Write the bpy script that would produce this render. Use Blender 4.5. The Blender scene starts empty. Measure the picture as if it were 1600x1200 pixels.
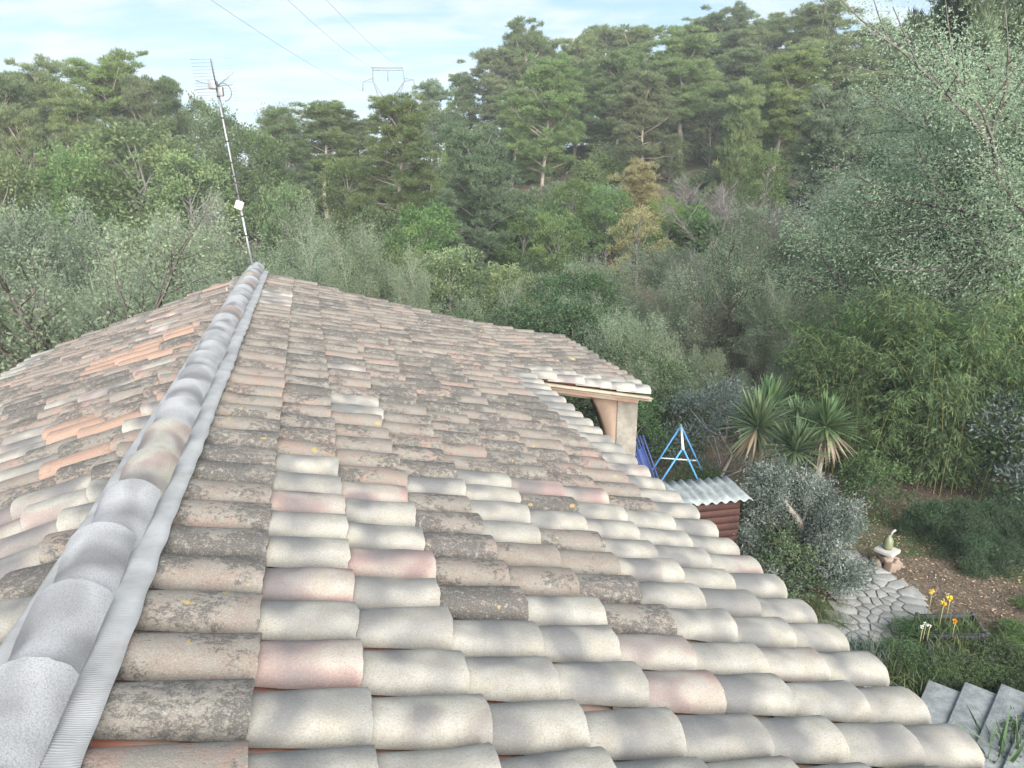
import bpy, math, random
import numpy as np
from mathutils import Matrix, Vector

# ------------------------------------------------------------------ camera, sky, sun, exposure
scene = bpy.context.scene
COL = scene.collection
F = 1112.0 / 1600.0
PITCH = math.atan(320 / 1112)
CAMZ = 7.0; HAZE = .0008
cam_d = bpy.data.cameras.new('camera')
cam_d.sensor_fit = 'HORIZONTAL'; cam_d.sensor_width = 36.0; cam_d.lens = 36.0 * F
cam_d.clip_start = 0.05; cam_d.clip_end = 6000
cam = bpy.data.objects.new('camera', cam_d); COL.objects.link(cam)
cam.location = (0, 0, CAMZ); cam.rotation_euler = (math.pi / 2 - PITCH, 0, 0)
scene.camera = cam

SUN_EL = math.radians(22); SUN_AZ = math.radians(162)      # azimuth clockwise from +Y (behind the camera, to the right)
world = bpy.data.worlds.new('World'); scene.world = world; world.use_nodes = True
nt = world.node_tree; nt.nodes.clear()
W = lambda t: nt.nodes.new(t)
wo = W('ShaderNodeOutputWorld'); bg = W('ShaderNodeBackground'); bg.inputs[1].default_value = 0.145
sky = W('ShaderNodeTexSky'); sky.sky_type = 'NISHITA'; sky.sun_disc = False
sky.sun_elevation = SUN_EL; sky.sun_rotation = SUN_AZ; sky.altitude = 200; sky.air_density = 1.0; sky.dust_density = 0.8; sky.ozone_density = 1.6
tc = W('ShaderNodeTexCoord'); sep = W('ShaderNodeSeparateXYZ')
nt.links.new(tc.outputs['Generated'], sep.inputs[0])
def wmath(op, a, b=None, c=None):
    m = W('ShaderNodeMath'); m.operation = op
    for i, v in enumerate((a, b, c)):
        if v is None: continue
        if isinstance(v, (int, float)): m.inputs[i].default_value = v
        else: nt.links.new(v, m.inputs[i])
    return m.outputs[0]
zz = wmath('ADD', wmath('MAXIMUM', sep.outputs[2], 0.0), 0.16)
cmb = W('ShaderNodeCombineXYZ')
nt.links.new(wmath('DIVIDE', sep.outputs[0], zz), cmb.inputs[0])
nt.links.new(wmath('MULTIPLY', wmath('DIVIDE', sep.outputs[1], zz), 2.2), cmb.inputs[1])
n1 = W('ShaderNodeTexNoise'); n1.inputs['Scale'].default_value = 2.1; n1.inputs['Detail'].default_value = 6; n1.inputs['Roughness'].default_value = 0.6
n1.inputs['Distortion'].default_value = 0.35
nt.links.new(cmb.outputs[0], n1.inputs['Vector'])
cr = W('ShaderNodeValToRGB'); cr.color_ramp.elements[0].position = 0.36; cr.color_ramp.elements[1].position = 0.66
cr.color_ramp.interpolation = 'EASE'
nt.links.new(n1.outputs['Fac'], cr.inputs[0])
cfac = wmath('MULTIPLY', cr.outputs[0], 0.85)
mixc = W('ShaderNodeMixRGB'); mixc.blend_type = 'MIX'
nt.links.new(cfac, mixc.inputs[0])
mixc.inputs[2].default_value = (1.47, 1.61, 1.70, 1)
veil = W('ShaderNodeMixRGB'); veil.inputs[0].default_value = .88; veil.inputs[2].default_value = (.43, .80, 1.17, 1)
nt.links.new(sky.outputs[0], veil.inputs[1]); nt.links.new(veil.outputs[0], mixc.inputs[1])
nt.links.new(mixc.outputs[0], bg.inputs[0]); nt.links.new(bg.outputs[0], wo.inputs[0])

sun_d = bpy.data.lights.new('sun', 'SUN'); sun_d.energy = 4.4; sun_d.angle = math.radians(72); sun_d.color = (1.0, 0.955, 0.88)
sun = bpy.data.objects.new('sun', sun_d); COL.objects.link(sun)
sun.rotation_euler = (math.pi / 2 - SUN_EL, 0, math.pi - SUN_AZ)
sun.location = (20, -30, 40)
scene.view_settings.view_transform = 'Standard'; scene.view_settings.look = 'None'
scene.view_settings.exposure = 1.98; scene.view_settings.gamma = 1.0
scene.view_settings.use_curve_mapping = False
scene.cycles.max_bounces = 6; scene.cycles.diffuse_bounces = 4; scene.cycles.transmission_bounces = 5; scene.cycles.glossy_bounces = 1; scene.cycles.volume_bounces = 0; scene.cycles.transparent_max_bounces = 8

# ------------------------------------------------------------------ helpers
rng = np.random.default_rng(7); random.seed(7)
CAM = np.array([0, 0, CAMZ])
cp, sp = math.cos(PITCH), math.sin(PITCH)
def nrm(v): v = np.asarray(v, float); return v / np.linalg.norm(v)
def ray(x, y):
    X = (x - 800) / 1112; Y = (600 - y) / 1112
    return np.array([X, cp + Y * sp, Y * cp - sp])
def gp(x, y, z=0.0):
    r = ray(x, y); return CAM + r * ((z - CAMZ) / r[2])
def atd(x, y, d):                      # point on the sight line at horizontal range d
    r = ray(x, y); return CAM + r * (d / math.hypot(r[0], r[1]))
def proj(p):
    q = np.asarray(p, float) - CAM
    zc = q[1] * cp - q[2] * sp; yc = q[1] * sp + q[2] * cp
    return 800 + 1112 * q[0] / zc, 600 - 1112 * yc / zc, zc
def smooth(t): t = np.clip(t, 0, 1); return t * t * (3 - 2 * t)

def npmesh(name, V, faces, mats, attrs=None, smoothf=False):
    """faces: list of int arrays (n,k); attrs: dict name -> (type, array)"""
    me = bpy.data.meshes.new(name)
    V = np.asarray(V, np.float32)
    me.vertices.add(len(V)); me.vertices.foreach_set('co', V.ravel())
    fl = [np.asarray(f, np.int32) for f in faces if len(f)]
    loops = np.concatenate([f.ravel() for f in fl])
    tot = np.concatenate([np.full(len(f), f.shape[1], np.int32) for f in fl])
    start = np.concatenate([[0], np.cumsum(tot)[:-1]]).astype(np.int32)
    me.loops.add(len(loops)); me.loops.foreach_set('vertex_index', loops)
    me.polygons.add(len(tot)); me.polygons.foreach_set('loop_start', start)
    me.polygons.foreach_set('loop_total', tot)
    if smoothf: me.polygons.foreach_set('use_smooth', np.ones(len(tot), bool))
    for k, (ty, arr) in (attrs or {}).items():
        a = me.attributes.new(k, ty, 'POINT')
        key = {'FLOAT': 'value', 'FLOAT_VECTOR': 'vector', 'FLOAT_COLOR': 'color'}[ty]
        a.data.foreach_set(key, np.asarray(arr, np.float32).ravel())
    me.update(calc_edges=True); me.validate()
    for m in (mats if isinstance(mats, (list, tuple)) else [mats]): me.materials.append(m)
    return me

class MB:
    """collects shapes into one mesh"""
    def __init__(s): s.v = []; s.f = {}; s.n = 0
    def add(s, V, F):
        V = np.asarray(V, float); s.v.append(V)
        for f in F: s.f.setdefault(len(f), []).append([i + s.n for i in f])
        s.n += len(V)
    def box(s, c, size, axes=None):
        A = np.eye(3) if axes is None else np.array([nrm(a) for a in axes])
        h = np.array(size) / 2
        V = [np.array(c) + sum(sg[i] * h[i] * A[i] for i in range(3)) for sg in
             [(-1,-1,-1),(1,-1,-1),(1,1,-1),(-1,1,-1),(-1,-1,1),(1,-1,1),(1,1,1),(-1,1,1)]]
        s.add(V, [(0,3,2,1),(4,5,6,7),(0,1,5,4),(1,2,6,5),(2,3,7,6),(3,0,4,7)])
    def bar(s, a, b, w, h=None, up=(0,0,1)):
        a = np.array(a, float); b = np.array(b, float); d = nrm(b - a)
        u = np.array(up, float)
        if abs(d @ u) > .97: u = np.array([1., 0, 0])
        x = nrm(np.cross(d, u)); y = np.cross(x, d)
        s.box((a + b) / 2, (np.linalg.norm(b - a), w, h or w), (d, x, y))
    def tube(s, P, r, n=8, cap=True):
        P = np.asarray(P, float); r = np.broadcast_to(np.asarray(r, float), (len(P),))
        T = np.gradient(P, axis=0); T /= np.linalg.norm(T, axis=1)[:, None] + 1e-9
        ref = np.array([0., 0, 1]) if abs(T[0][2]) < .9 else np.array([1., 0, 0])
        V = []; t = np.linspace(0, 2 * math.pi, n, endpoint=False)
        for i in range(len(P)):
            x = nrm(np.cross(T[i], ref)); y = np.cross(T[i], x)
            V.append(P[i] + r[i] * (np.cos(t)[:, None] * x + np.sin(t)[:, None] * y))
        V = np.concatenate(V); Fc = []
        for i in range(len(P) - 1):
            for j in range(n):
                k = (j + 1) % n
                Fc.append((i * n + j, i * n + k, (i + 1) * n + k, (i + 1) * n + j))
        if cap: Fc.append(tuple(range(n))[::-1]); Fc.append(tuple((len(P) - 1) * n + j for j in range(n)))
        s.add(V, Fc)
    def prism(s, poly, d):
        """polygon (n,3) extruded by the vector d"""
        P = np.asarray(poly, float); n = len(P); d = np.asarray(d, float)
        s.add(np.concatenate([P, P + d]), [tuple(range(n))[::-1], tuple(range(n, 2 * n))] +
              [(i, (i + 1) % n, n + (i + 1) % n, n + i) for i in range(n)])
    def mesh(s, name, mat, sm=False, attrs=None):
        return npmesh(name, np.concatenate(s.v), [np.array(v) for v in s.f.values()], mat, attrs, sm)
    def build(s, name, mat, parent=None, sm=False, bevel=0):
        o = obj(name, s.mesh(name, mat, sm), parent)
        if bevel:
            b = o.modifiers.new('bevel', 'BEVEL'); b.width = bevel; b.segments = 2
        return o

WLOC = {}
def obj(name, me, parent=None, M=None):
    o = bpy.data.objects.new(name, me); COL.objects.link(o)
    if M is not None: o.matrix_basis = M
    if parent is not None:
        o.parent = parent; l = WLOC.get(parent.name, Vector((0, 0, 0)))
        o.matrix_parent_inverse = Matrix.Translation(-l)
    WLOC[o.name] = o.matrix_basis.translation.copy() if parent is None else Vector(o.matrix_basis.translation)
    return o
def tag(o, label=None, cat=None, group=None, kind=None):
    if label: o['label'] = label
    if cat: o['category'] = cat
    if group: o['group'] = group
    if kind: o['kind'] = kind
    return o
def thing(name, loc, label, cat, group=None):
    o = bpy.data.objects.new(name, None); COL.objects.link(o)
    o.location = Vector([float(v) for v in loc]); o.empty_display_size = .2
    WLOC[o.name] = o.location.copy()
    return tag(o, label, cat, group)

# ------------------------------------------------------------------ materials
class NT:
    def __init__(s, name):
        s.m = bpy.data.materials.new(name); s.m.use_nodes = True
        s.t = s.m.node_tree; s.b = s.t.nodes['Principled BSDF']; s.out = s.t.nodes['Material Output']
    def n(s, ty, **kw):
        x = s.t.nodes.new(ty)
        for k, v in kw.items():
            if k.startswith('_'): x.inputs[k[1:].replace('_', ' ')].default_value = v
            else: setattr(x, k, v)
        return x
    def l(s, a, b): s.t.links.new(a, b)
    def attr(s, name): return s.n('ShaderNodeAttribute', attribute_name=name)
    def coord(s, which='Object'): return s.n('ShaderNodeTexCoord').outputs[which]
    def noise(s, vec, scale, detail=4, rough=.55, dist=0, out='Fac'):
        x = s.n('ShaderNodeTexNoise'); x.inputs['Scale'].default_value = scale; x.inputs['Detail'].default_value = detail
        x.inputs['Roughness'].default_value = rough; x.inputs['Distortion'].default_value = dist
        if vec is not None: s.l(vec, x.inputs['Vector'])
        return x.outputs[out]
    def math(s, op, a, b=None, clamp=False):
        x = s.n('ShaderNodeMath', operation=op, use_clamp=clamp)
        for i, v in enumerate((a, b)):
            if v is None: continue
            if isinstance(v, (int, float)): x.inputs[i].default_value = v
            else: s.l(v, x.inputs[i])
        return x.outputs[0]
    def ramp(s, fac, lo, hi, a=0., b=1.):
        x = s.n('ShaderNodeMapRange'); x.interpolation_type = 'SMOOTHSTEP'
        x.inputs[1].default_value = lo; x.inputs[2].default_value = hi; x.inputs[3].default_value = a; x.inputs[4].default_value = b
        s.l(fac, x.inputs[0]); return x.outputs[0]
    def mix(s, fac, a, b, mode='MIX'):
        x = s.n('ShaderNodeMixRGB', blend_type=mode)
        for i, v in enumerate((fac, a, b)):
            if isinstance(v, (int, float)): x.inputs[i].default_value = v
            elif isinstance(v, tuple): x.inputs[i].default_value = v + (1,) if len(v) == 3 else v
            else: s.l(v, x.inputs[i])
        return x.outputs[0]
    def bump(s, h, strength=.3, dist=.01):
        x = s.n('ShaderNodeBump'); x.inputs['Strength'].default_value = strength; x.inputs['Distance'].default_value = dist
        s.l(h, x.inputs['Height']); s.l(x.outputs[0], s.b.inputs['Normal'])
    def col(s, c):
        if isinstance(c, tuple): s.b.inputs['Base Color'].default_value = c + (1,)
        else: s.l(c, s.b.inputs['Base Color'])
    def rough(s, r, spec=.3):
        s.b.inputs['Roughness'].default_value = r; s.b.inputs['Specular IOR Level'].default_value = spec

def plain(name, c1, c2, scale=8, rough=.7, bump=.15, metal=0, fine=60):
    m = NT(name); v = m.coord(); a = m.noise(v, scale, 5, .6); f = m.noise(v, fine, 3, .6)
    c = m.mix(m.ramp(a, .3, .7), c1, c2)
    c = m.mix(m.ramp(f, .4, .75, 0, .35), c, tuple(x * .5 for x in c1))
    m.col(c); m.rough(rough); m.b.inputs['Metallic'].default_value = metal
    if bump: m.bump(f, bump, .01)
    return m.m

def foliage(name, c1, c2, c3=None, trans=.35, rough=.6, hue=.03, cspread=1.0):
    """per-leaf and per-spray variation between c1 and c2; a little c3 (dry / fresh tips)"""
    m = NT(name); a = m.attr('lv').outputs['Fac']; b = m.attr('sv').outputs['Fac']
    f = m.math('ADD', m.math('MULTIPLY', a, .5), m.math('MULTIPLY', b, .5), True)
    c = m.mix(m.ramp(f, .15, .85), c1, c2)
    if c3: c = m.mix(m.ramp(b, .78, .98, 0, .8), c, c3)
    oi = m.n('ShaderNodeObjectInfo').outputs['Random']
    hs = m.n('ShaderNodeHueSaturation')
    m.l(m.ramp(oi, 0, 1, .5 - hue, .5 + hue), hs.inputs['Hue'])
    m.l(m.math('ADD', m.math('MULTIPLY', m.math('FRACT', m.math('MULTIPLY', oi, 17.3)), .45 * cspread), 1 - .22 * cspread), hs.inputs['Value'])
    m.l(m.math('ADD', m.math('MULTIPLY', m.math('FRACT', m.math('MULTIPLY', oi, 7.7)), .3), .82), hs.inputs['Saturation'])
    m.l(c, hs.inputs['Color']); c = hs.outputs[0]
    m.col(c); m.rough(rough, .12)
    tr = m.n('ShaderNodeBsdfTranslucent'); m.l(c, tr.inputs[0])
    mx = m.n('ShaderNodeMixShader'); mx.inputs[0].default_value = min(.62, trans * 1.35)
    m.l(m.b.outputs[0], mx.inputs[1]); m.l(tr.outputs[0], mx.inputs[2]); m.l(mx.outputs[0], m.out.inputs['Surface'])
    return m.m

def bark(name, c1, c2, scale=6):
    m = NT(name); v = m.coord()
    mp = m.n('ShaderNodeMapping'); mp.inputs['Scale'].default_value = (1, 1, .25); m.l(v, mp.inputs[0])
    a = m.noise(mp.outputs[0], scale * 3, 6, .65); b = m.noise(v, scale * .35, 3)
    c = m.mix(m.ramp(a, .3, .7), c1, c2); c = m.mix(m.ramp(b, .5, .7, 0, .45), c, (.20, .205, .19))
    m.col(c); m.rough(.9, .1); m.bump(a, .6, .03); return m.m

def tile_material():
    m = NT('canal_tile_clay')
    tcn = m.attr('tcol'); tu = m.attr('tuv').outputs['Vector']
    s1 = m.n('ShaderNodeSeparateColor'); m.l(tcn.outputs['Color'], s1.inputs[0])
    rnd, new, hue = s1.outputs[0], s1.outputs[1], s1.outputs[2]
    sx = m.n('ShaderNodeSeparateXYZ'); m.l(tu, sx.inputs[0]); u, v = sx.outputs[0], sx.outputs[1]
    # position in metres on the tile, offset by a per-tile seed so no two share a pattern
    pos = tu
    big = m.noise(pos, 6.5, 1, .5); med2 = m.noise(pos, 46, 5, .74, .4); fine = m.noise(pos, 230, 2, .7)
    mid = m.noise(pos, 15, 2, .6)
    band = m.attr('tband').outputs['Fac']
    # new tile: sand-faced cream with a smoky engobe band and rosy blush
    cream = m.mix(m.ramp(mid, .35, .65), (0.242, 0.227, 0.193), (0.271, 0.261, 0.234))
    cream = m.mix(m.ramp(hue, -.6, -.4, 1, 0), cream, (0.275, 0.280, 0.292))
    blush = m.mix(m.ramp(hue, .3, 1., 0, 1), cream, (0.295, 0.184, 0.164))
    cn = m.mix(m.ramp(big, .40, .60), cream, blush)
    cn = m.mix(m.math('MULTIPLY', m.ramp(hue, .8, 1.), .8), cn, (0.303, 0.156, 0.131))
    smoke = m.math('ADD', band, m.ramp(big, .36, .66, -.25, .55), True)
    cn = m.mix(m.math('MULTIPLY', smoke, .85), cn, (0.097, 0.098, 0.103))
    cn = m.mix(m.ramp(fine, .50, .62, 0, .36), cn, (0.111, 0.105, 0.102))
    cn = m.mix(m.math('MULTIPLY', m.ramp(m.noise(pos, 95, 3, .75), .62, .70), .35), cn, (0.090, 0.086, 0.082))
    cn = m.mix(m.ramp(fine, .34, .44, .14, 0), cn, (0.369, 0.361, 0.344))
    # old tile: faded terracotta, grey-brown bloom, black lichen, pale and ochre lichen spots
    isor = m.ramp(hue, .93, .97)
    terra = m.mix(m.ramp(hue, .2, .9), (0.149, 0.121, 0.102), (0.246, 0.154, 0.125))
    bloom = m.mix(m.ramp(mid, .34, .62), terra, (0.164, 0.148, 0.129))
    bloom = m.mix(m.ramp(rnd, 0, 1, .0, .5), bloom, (0.135, 0.131, 0.121))
    bloom = m.mix(m.math('MULTIPLY', isor, m.ramp(mid, .35, .55, .3, 1)), bloom, (0.255, 0.168, 0.125))
    zone = m.ramp(m.math('ADD', big, m.math('MULTIPLY', rnd, .30)), .42, .82, -.12, .11)
    gpos = m.n('ShaderNodeNewGeometry').outputs['Position']
    zone = m.math('ADD', zone, m.ramp(m.noise(gpos, 1.6, 3, .6), .3, .7, -.05, .05))
    lich = m.ramp(m.math('ADD', med2, zone), .475, .62)
    co = m.mix(m.math('MULTIPLY', lich, m.math('MULTIPLY', .88, m.math('SUBTRACT', 1.0, m.math('MULTIPLY', isor, .7)))), bloom, (0.056, 0.053, 0.050))
    co = m.mix(m.math('MULTIPLY', m.ramp(med2, .40, .30), .5), co, (0.279, 0.271, 0.242))
    co = m.mix(m.math('MULTIPLY', m.ramp(mid, .70, .74), .8), co, (0.279, 0.197, 0.066))
    co = m.mix(m.ramp(fine, .36, .50, .35, 0), co, (0.271, 0.254, 0.230))
    co = m.mix(m.ramp(fine, .56, .7, 0, .5), co, (0.098, 0.094, 0.086))
    c = m.mix(new, co, cn)
    m.col(c); m.rough(.85, .25)
    h = m.math('ADD', m.math('MULTIPLY', fine, .5), m.math('MULTIPLY', m.math('SUBTRACT', 1, new), med2))
    m.bump(h, .5, .006)
    return m.m
M_TILE = tile_material()

def pan_material():
    m = NT('pan_tile_clay'); v = m.coord(); a = m.noise(v, 3.1, 4); f = m.noise(v, 60, 4, .65)
    c = m.mix(m.ramp(a, .4, .6), (.40, .17, .125), (.36, .31, .26)); c = m.mix(m.ramp(f, .4, .7, 0, .6), c, (.25, .24, .21))
    m.col(c); m.rough(.9, .1); m.bump(f, .3, .006); return m.m
M_PAN = pan_material()

def flashing_material():
    m = NT('grey_pleated_flashing'); v = m.coord('Object'); f = m.noise(v, 7, 4); g = m.noise(v, 90, 3)
    c = m.mix(m.ramp(f, .3, .7), (.225, .228, .233), (.29, .294, .30)); c = m.mix(m.ramp(g, .5, .75, 0, .3), c, (.25, .26, .27))
    c = m.mix(m.ramp(m.noise(v, 3.3, 5, .7), .5, .7, 0, .45), c, (.17, .16, .145))
    m.col(c); m.rough(.75, .2)
    a = m.attr('plv').outputs['Fac']
    w = m.math('SINE', m.math('ADD', m.math('MULTIPLY', a, 2 * math.pi / .0078), m.math('MULTIPLY', f, 34)))
    m.bump(m.math('MULTIPLY', w, m.ramp(m.noise(v, 11, 2), .3, .7, .25, 1.)), .3, .0015); return m.m
M_FLASH = flashing_material()
M_STUCCO = plain('rough_beige_stucco', (0.208, 0.192, 0.168), (0.124, 0.116, 0.100), 6, .95, 1.0, fine=26)
M_STUCCO2 = plain('smooth_tan_render', (0.216, 0.164, 0.128), (0.184, 0.136, 0.104), 4, .9, .2)
M_BOARD = plain('pale_eave_board', (0.320, 0.272, 0.212), (0.232, 0.188, 0.144), 9, .8, .2)
M_STEEL = plain('galvanised_steel', (0.288, 0.296, 0.304), (0.208, 0.216, 0.224), 20, .45, 0, metal=.4)
M_BLACK = plain('black_tape', (.02, .02, .02), (.035, .035, .035), 20, .6, 0)
M_CREAMBOX = plain('yellowed_plastic', (.50, .46, .33), (.44, .40, .29), 10, .5, 0)
M_DARKMETAL = plain('dull_antenna_metal', (.26, .27, .28), (.20, .2, .21), 20, .5, 0, metal=.5)
M_PYLON = plain('distant_lattice_steel', (.11, .12, .13), (.09, .10, .11), 1, .6, 0)
M_BLUE = plain('blue_painted_steel', (.07, .25, .50), (.05, .20, .42), 15, .5, 0)
M_WHITE = plain('white_painted_steel', (.72, .72, .70), (.6, .6, .58), 15, .5, 0)
M_NAVY = plain('dark_blue_canvas', (.025, .04, .13), (.035, .06, .17), 8, .8, .1)
M_FIBRO = plain('weathered_corrugated_sheet', (0.272, 0.296, 0.300), (0.152, 0.172, 0.172), 4.5, .9, .3, fine=30)
M_REDWOOD = plain('red_brown_boards', (.062, .026, .02), (.04, .018, .015), 7, .75, .3)
M_PLANK = plain('dark_grey_planks', (.055, .055, .062), (.035, .035, .04), 8, .8, .3)
M_SLAB = plain('grey_concrete_slab', (0.264, 0.276, 0.280), (0.160, 0.172, 0.180), 7, .95, .9, fine=34)
M_FLAG = plain('pale_flagstone', (0.272, 0.272, 0.260), (0.184, 0.188, 0.184), 4.1, .9, .4, fine=25)
M_MORTAR = plain('path_mortar', (0.216, 0.212, 0.196), (0.160, 0.160, 0.148), 4, .95, .4)
M_ROCK = plain('brown_rubble', (0.216, 0.160, 0.124), (0.144, 0.116, 0.096), 8, .95, .6, fine=26)
M_PALESTONE = plain('white_stone', (0.336, 0.328, 0.304), (0.256, 0.248, 0.232), 9, .85, .2)
M_JAR = plain('pale_green_glaze', (.15, .16, .095), (.11, .125, .08), 8, .35, 0)
M_SOIL = plain('bed_soil', (.06, .045, .035), (.09, .07, .055), 9, .95, .7, fine=40)

def ground_material():
    m = NT('garden_earth_and_litter'); v = m.coord()
    a = m.noise(v, .35, 5, .6); b = m.noise(v, 2.2, 6, .65); f = m.noise(v, 24, 5, .7); g = m.noise(v, 70, 3, .7)
    c = m.mix(m.ramp(b, .35, .65), (.135, .105, .082), (.085, .066, .05))
    c = m.mix(m.ramp(f, .5, .68, 0, .7), c, (.24, .20, .155)); c = m.mix(m.ramp(g, .58, .72, 0, .8), c, (.30, .27, .21))
    c = m.mix(m.ramp(m.noise(v, 38, 4, .7), .56, .68, 0, .8), c, (.035, .028, .02))
    gr = m.mix(m.ramp(f, .4, .65), (.035, .06, .022), (.085, .105, .045))
    c = m.mix(m.math('MULTIPLY', m.ramp(a, .47, .60), m.ramp(b, .35, .55, .3, 1)), c, gr)
    m.col(c); m.rough(.95, .1); m.bump(m.math('ADD', f, m.math('MULTIPLY', b, 2)), .8, .05); return m.m
M_GROUND = ground_material()

# ------------------------------------------------------------------ terrain
def tz(x, y):
    x = np.asarray(x, float); y = np.asarray(y, float)
    k = .115 + .10 * smooth((x + 30) / 62)
    t = np.clip(y - 27, 0, None)
    top = 66 + 0 * x
    rise = k * np.where(t < top, t - 6 * (1 - np.exp(-t / 6)), top - 6 + 0 * t)
    back = np.clip(t - 80, 0, None); rise = rise - .06 * np.clip(back, 0, 150)
    side = np.clip(x - 17, 0, 25) * .10 * smooth((y - 4) / 10)
    left = -np.clip(-x - 6, 0, 14) * .05 * smooth((30 - y) / 20)
    b = .12 * np.sin(x * .9 + 1.3) * np.sin(y * .7) * smooth((np.hypot(x, y) - 16) / 10)
    return rise + side + left + b
def ground():
    s = np.linspace(-1, 1, 190)
    gx = 34 * s + 900 * np.sign(s) * np.abs(s) ** 5
    s2 = np.linspace(-.35, 1, 200)
    gy = 85 * s2 + 1500 * np.sign(s2) * np.abs(s2) ** 6
    X, Y = np.meshgrid(gx, gy); Z = tz(X, Y)
    n = len(gx); V = np.stack([X.ravel(), Y.ravel(), Z.ravel()], 1)
    i = np.arange((len(gy) - 1) * n).reshape(-1, n)[:, :-1].ravel()
    o = obj('ground', npmesh('ground', V, [np.stack([i, i + 1, i + n + 1, i + n], 1)], M_GROUND, smoothf=True))
    tag(o, kind='structure'); return o
GROUND = ground()

# ------------------------------------------------------------------ the house: roof frame
S = 1.4
az = math.atan2((475 - 800) / 1112, cp + (320 / 1112) * sp)
L = np.array([math.sin(az), math.cos(az), 0.0])
Rh = np.array([math.cos(az), -math.sin(az), 0.0])
R = nrm(Rh + np.array([0, 0, -.295])); N = nrm(np.cross(R, L))
Rl = nrm(-Rh + np.array([0, 0, -.36])); Nl = np.cross(Rl, -L); Nl = Nl if Nl[2] > 0 else -Nl
B0 = -.39
PIT = .2247; A0 = 1.596
def RP(a, b, h=0.): return CAM + a * L + b * R + (h - S) * N
def PP(a, b, h=0.): return RP(a, b, h + .085 * max(0., b - EAVE))
def LP(a, b, h=0.): return RP(a, B0) + b * Rl + h * Nl
house = thing('house', RP(5, 1) * np.array([1, 1, 0]), 'house with a low gabled roof of mottled clay barrel tiles', 'house')
# deck under the tiles
EAVE = 2.745; AF = 10.44; AP0 = 7.20; EAVE2 = 4.24; AN = -1.2
dk = MB()
def slab(fn, a0, a1, b0, b1, h0, h1):
    q = [(a0, b0), (a0, b1), (a1, b1), (a1, b0)]
    V = [fn(a, b, h) for h in (h0, h1) for a, b in q]
    dk.add(V, [(0, 1, 2, 3), (7, 6, 5, 4), (0, 4, 5, 1), (1, 5, 6, 2), (2, 6, 7, 3), (3, 7, 4, 0)])
slab(RP, AN, AF - .03, B0, EAVE - .12, -.14, -.045)
slab(PP, AP0 + .06, AF - .033, EAVE - .115, EAVE2 - .10, -.13, -.047)
slab(LP, AN, 9.92, 0.0, 2.62, -.14, -.045)
roof = dk.build('roof', M_PAN, house)
roof['label'] = 'low gabled roof deck under barrel tiles'

# tile mesh ---------------------------------------------------------
def tile_geo(length, wu, wl, hu, hl, ns, nu, thick=.013, flat=2.5, lift=.02, seed=0, band=(.35, .3, .6), arc=0.):
    r = np.random.default_rng(seed)
    t = np.linspace(0, math.pi, ns + 1)
    def se(c): return np.sign(c) * np.abs(c) ** (2 / flat)
    Y = se(np.cos(t)); Z = se(np.sin(t))
    if arc:                          # shallow segment instead of a half barrel
        t = np.linspace(arc, math.pi - arc, ns + 1); Y = np.cos(t) / math.cos(arc); Z = (np.sin(t) - math.sin(arc)) / (1 - math.sin(arc))
    us = np.linspace(0, 1, nu + 1)
    V = []; UV = []; BD = []
    wob = r.normal(0, .0022, (nu + 1,)); skew = r.normal(0, .004)
    seedv = r.uniform(0, 60, 3)
    bc, bw, ba = band
    for shell in (0, 1):
        for u in us:
            w = (wu + (wl - wu) * u) / 2 - shell * thick; h = hu + (hl - hu) * u - shell * thick
            for j in range(ns + 1):
                x = u * length; y = Y[j] * w + skew * u; z = Z[j] * h + lift * u + wob[int(u * nu + .5)]
                if u == 1 or u == 0: x += r.normal(0, .0022)
                V.append((x, y, z)); UV.append((x * .8 + seedv[0], y + seedv[1], z + seedv[2]))
                bb = ba * math.exp(-((u - bc) / bw) ** 2) * (.55 + .45 * math.cos((t[j] - 1.3) * .9))
                BD.append(bb)
    n = ns + 1; off = (nu + 1) * n; Fq = []
    for i in range(nu):
        for j in range(ns):
            a = i * n + j
            Fq.append((a, a + n, a + n + 1, a + 1)); Fq.append((off + a, off + a + 1, off + a + n + 1, off + a + n))
    extra = []                       # rims get their own vertices so that the edges stay crisp
    def dup(i): V.append(V[i]); UV.append(UV[i]); BD.append(BD[i]); return len(V) - 1
    def rim(seq, flip):
        o_ = [dup(i) for i in seq]; i_ = [dup(i + off) for i in seq]
        for k in range(len(seq) - 1):
            q = (o_[k], i_[k], i_[k + 1], o_[k + 1]); Fq.append(q[::-1] if flip else q)
    rim([nu * n + j for j in range(n)], False); rim(list(range(n)), True)
    rim([i * n for i in range(nu + 1)], True); rim([i * n + ns for i in range(nu + 1)], False)
    return np.array(V), np.array(Fq), np.array(UV), np.array(BD)

NEWPOLY = [(425, 705), (520, 710), (522, 750), (640, 755), (712, 728), (790, 733), (850, 745), (920, 755), (1100, 795), (1750, 1300), (300, 1400), (378, 1200)]
OLDPX = [(972, 779), (845, 780), (683, 777), (884, 835), (695, 806), (815, 851), (910, 867), (708, 838), (833, 886), (935, 900), (726, 872), (965, 942), (739, 912), (870, 830)]
NEWPX = [(552, 628), (545, 572), (440, 470), (440, 458), (700, 480)]
PINKPX = [(580, 768), (595, 860), (470, 885), (826, 757), (900, 768), (1035, 1045), (470, 785), (470, 1005), (990, 1165), (730, 575), (720, 555), (1250, 1185)]
ORGPX = [(215, 545), (235, 538), (255, 528), (190, 555), (150, 575), (275, 520), (125, 668), (145, 655), (135, 700), (105, 705), (330, 447), (250, 540), (170, 570), (85, 712), (230, 552)]
def inpoly(x, y, P):
    c = False; j = len(P) - 1
    for i in range(len(P)):
        if (P[i][1] > y) != (P[j][1] > y) and x < (P[j][0] - P[i][0]) * (y - P[i][1]) / (P[j][1] - P[i][1]) + P[i][0]: c = not c
        j = i
    return c
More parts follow.
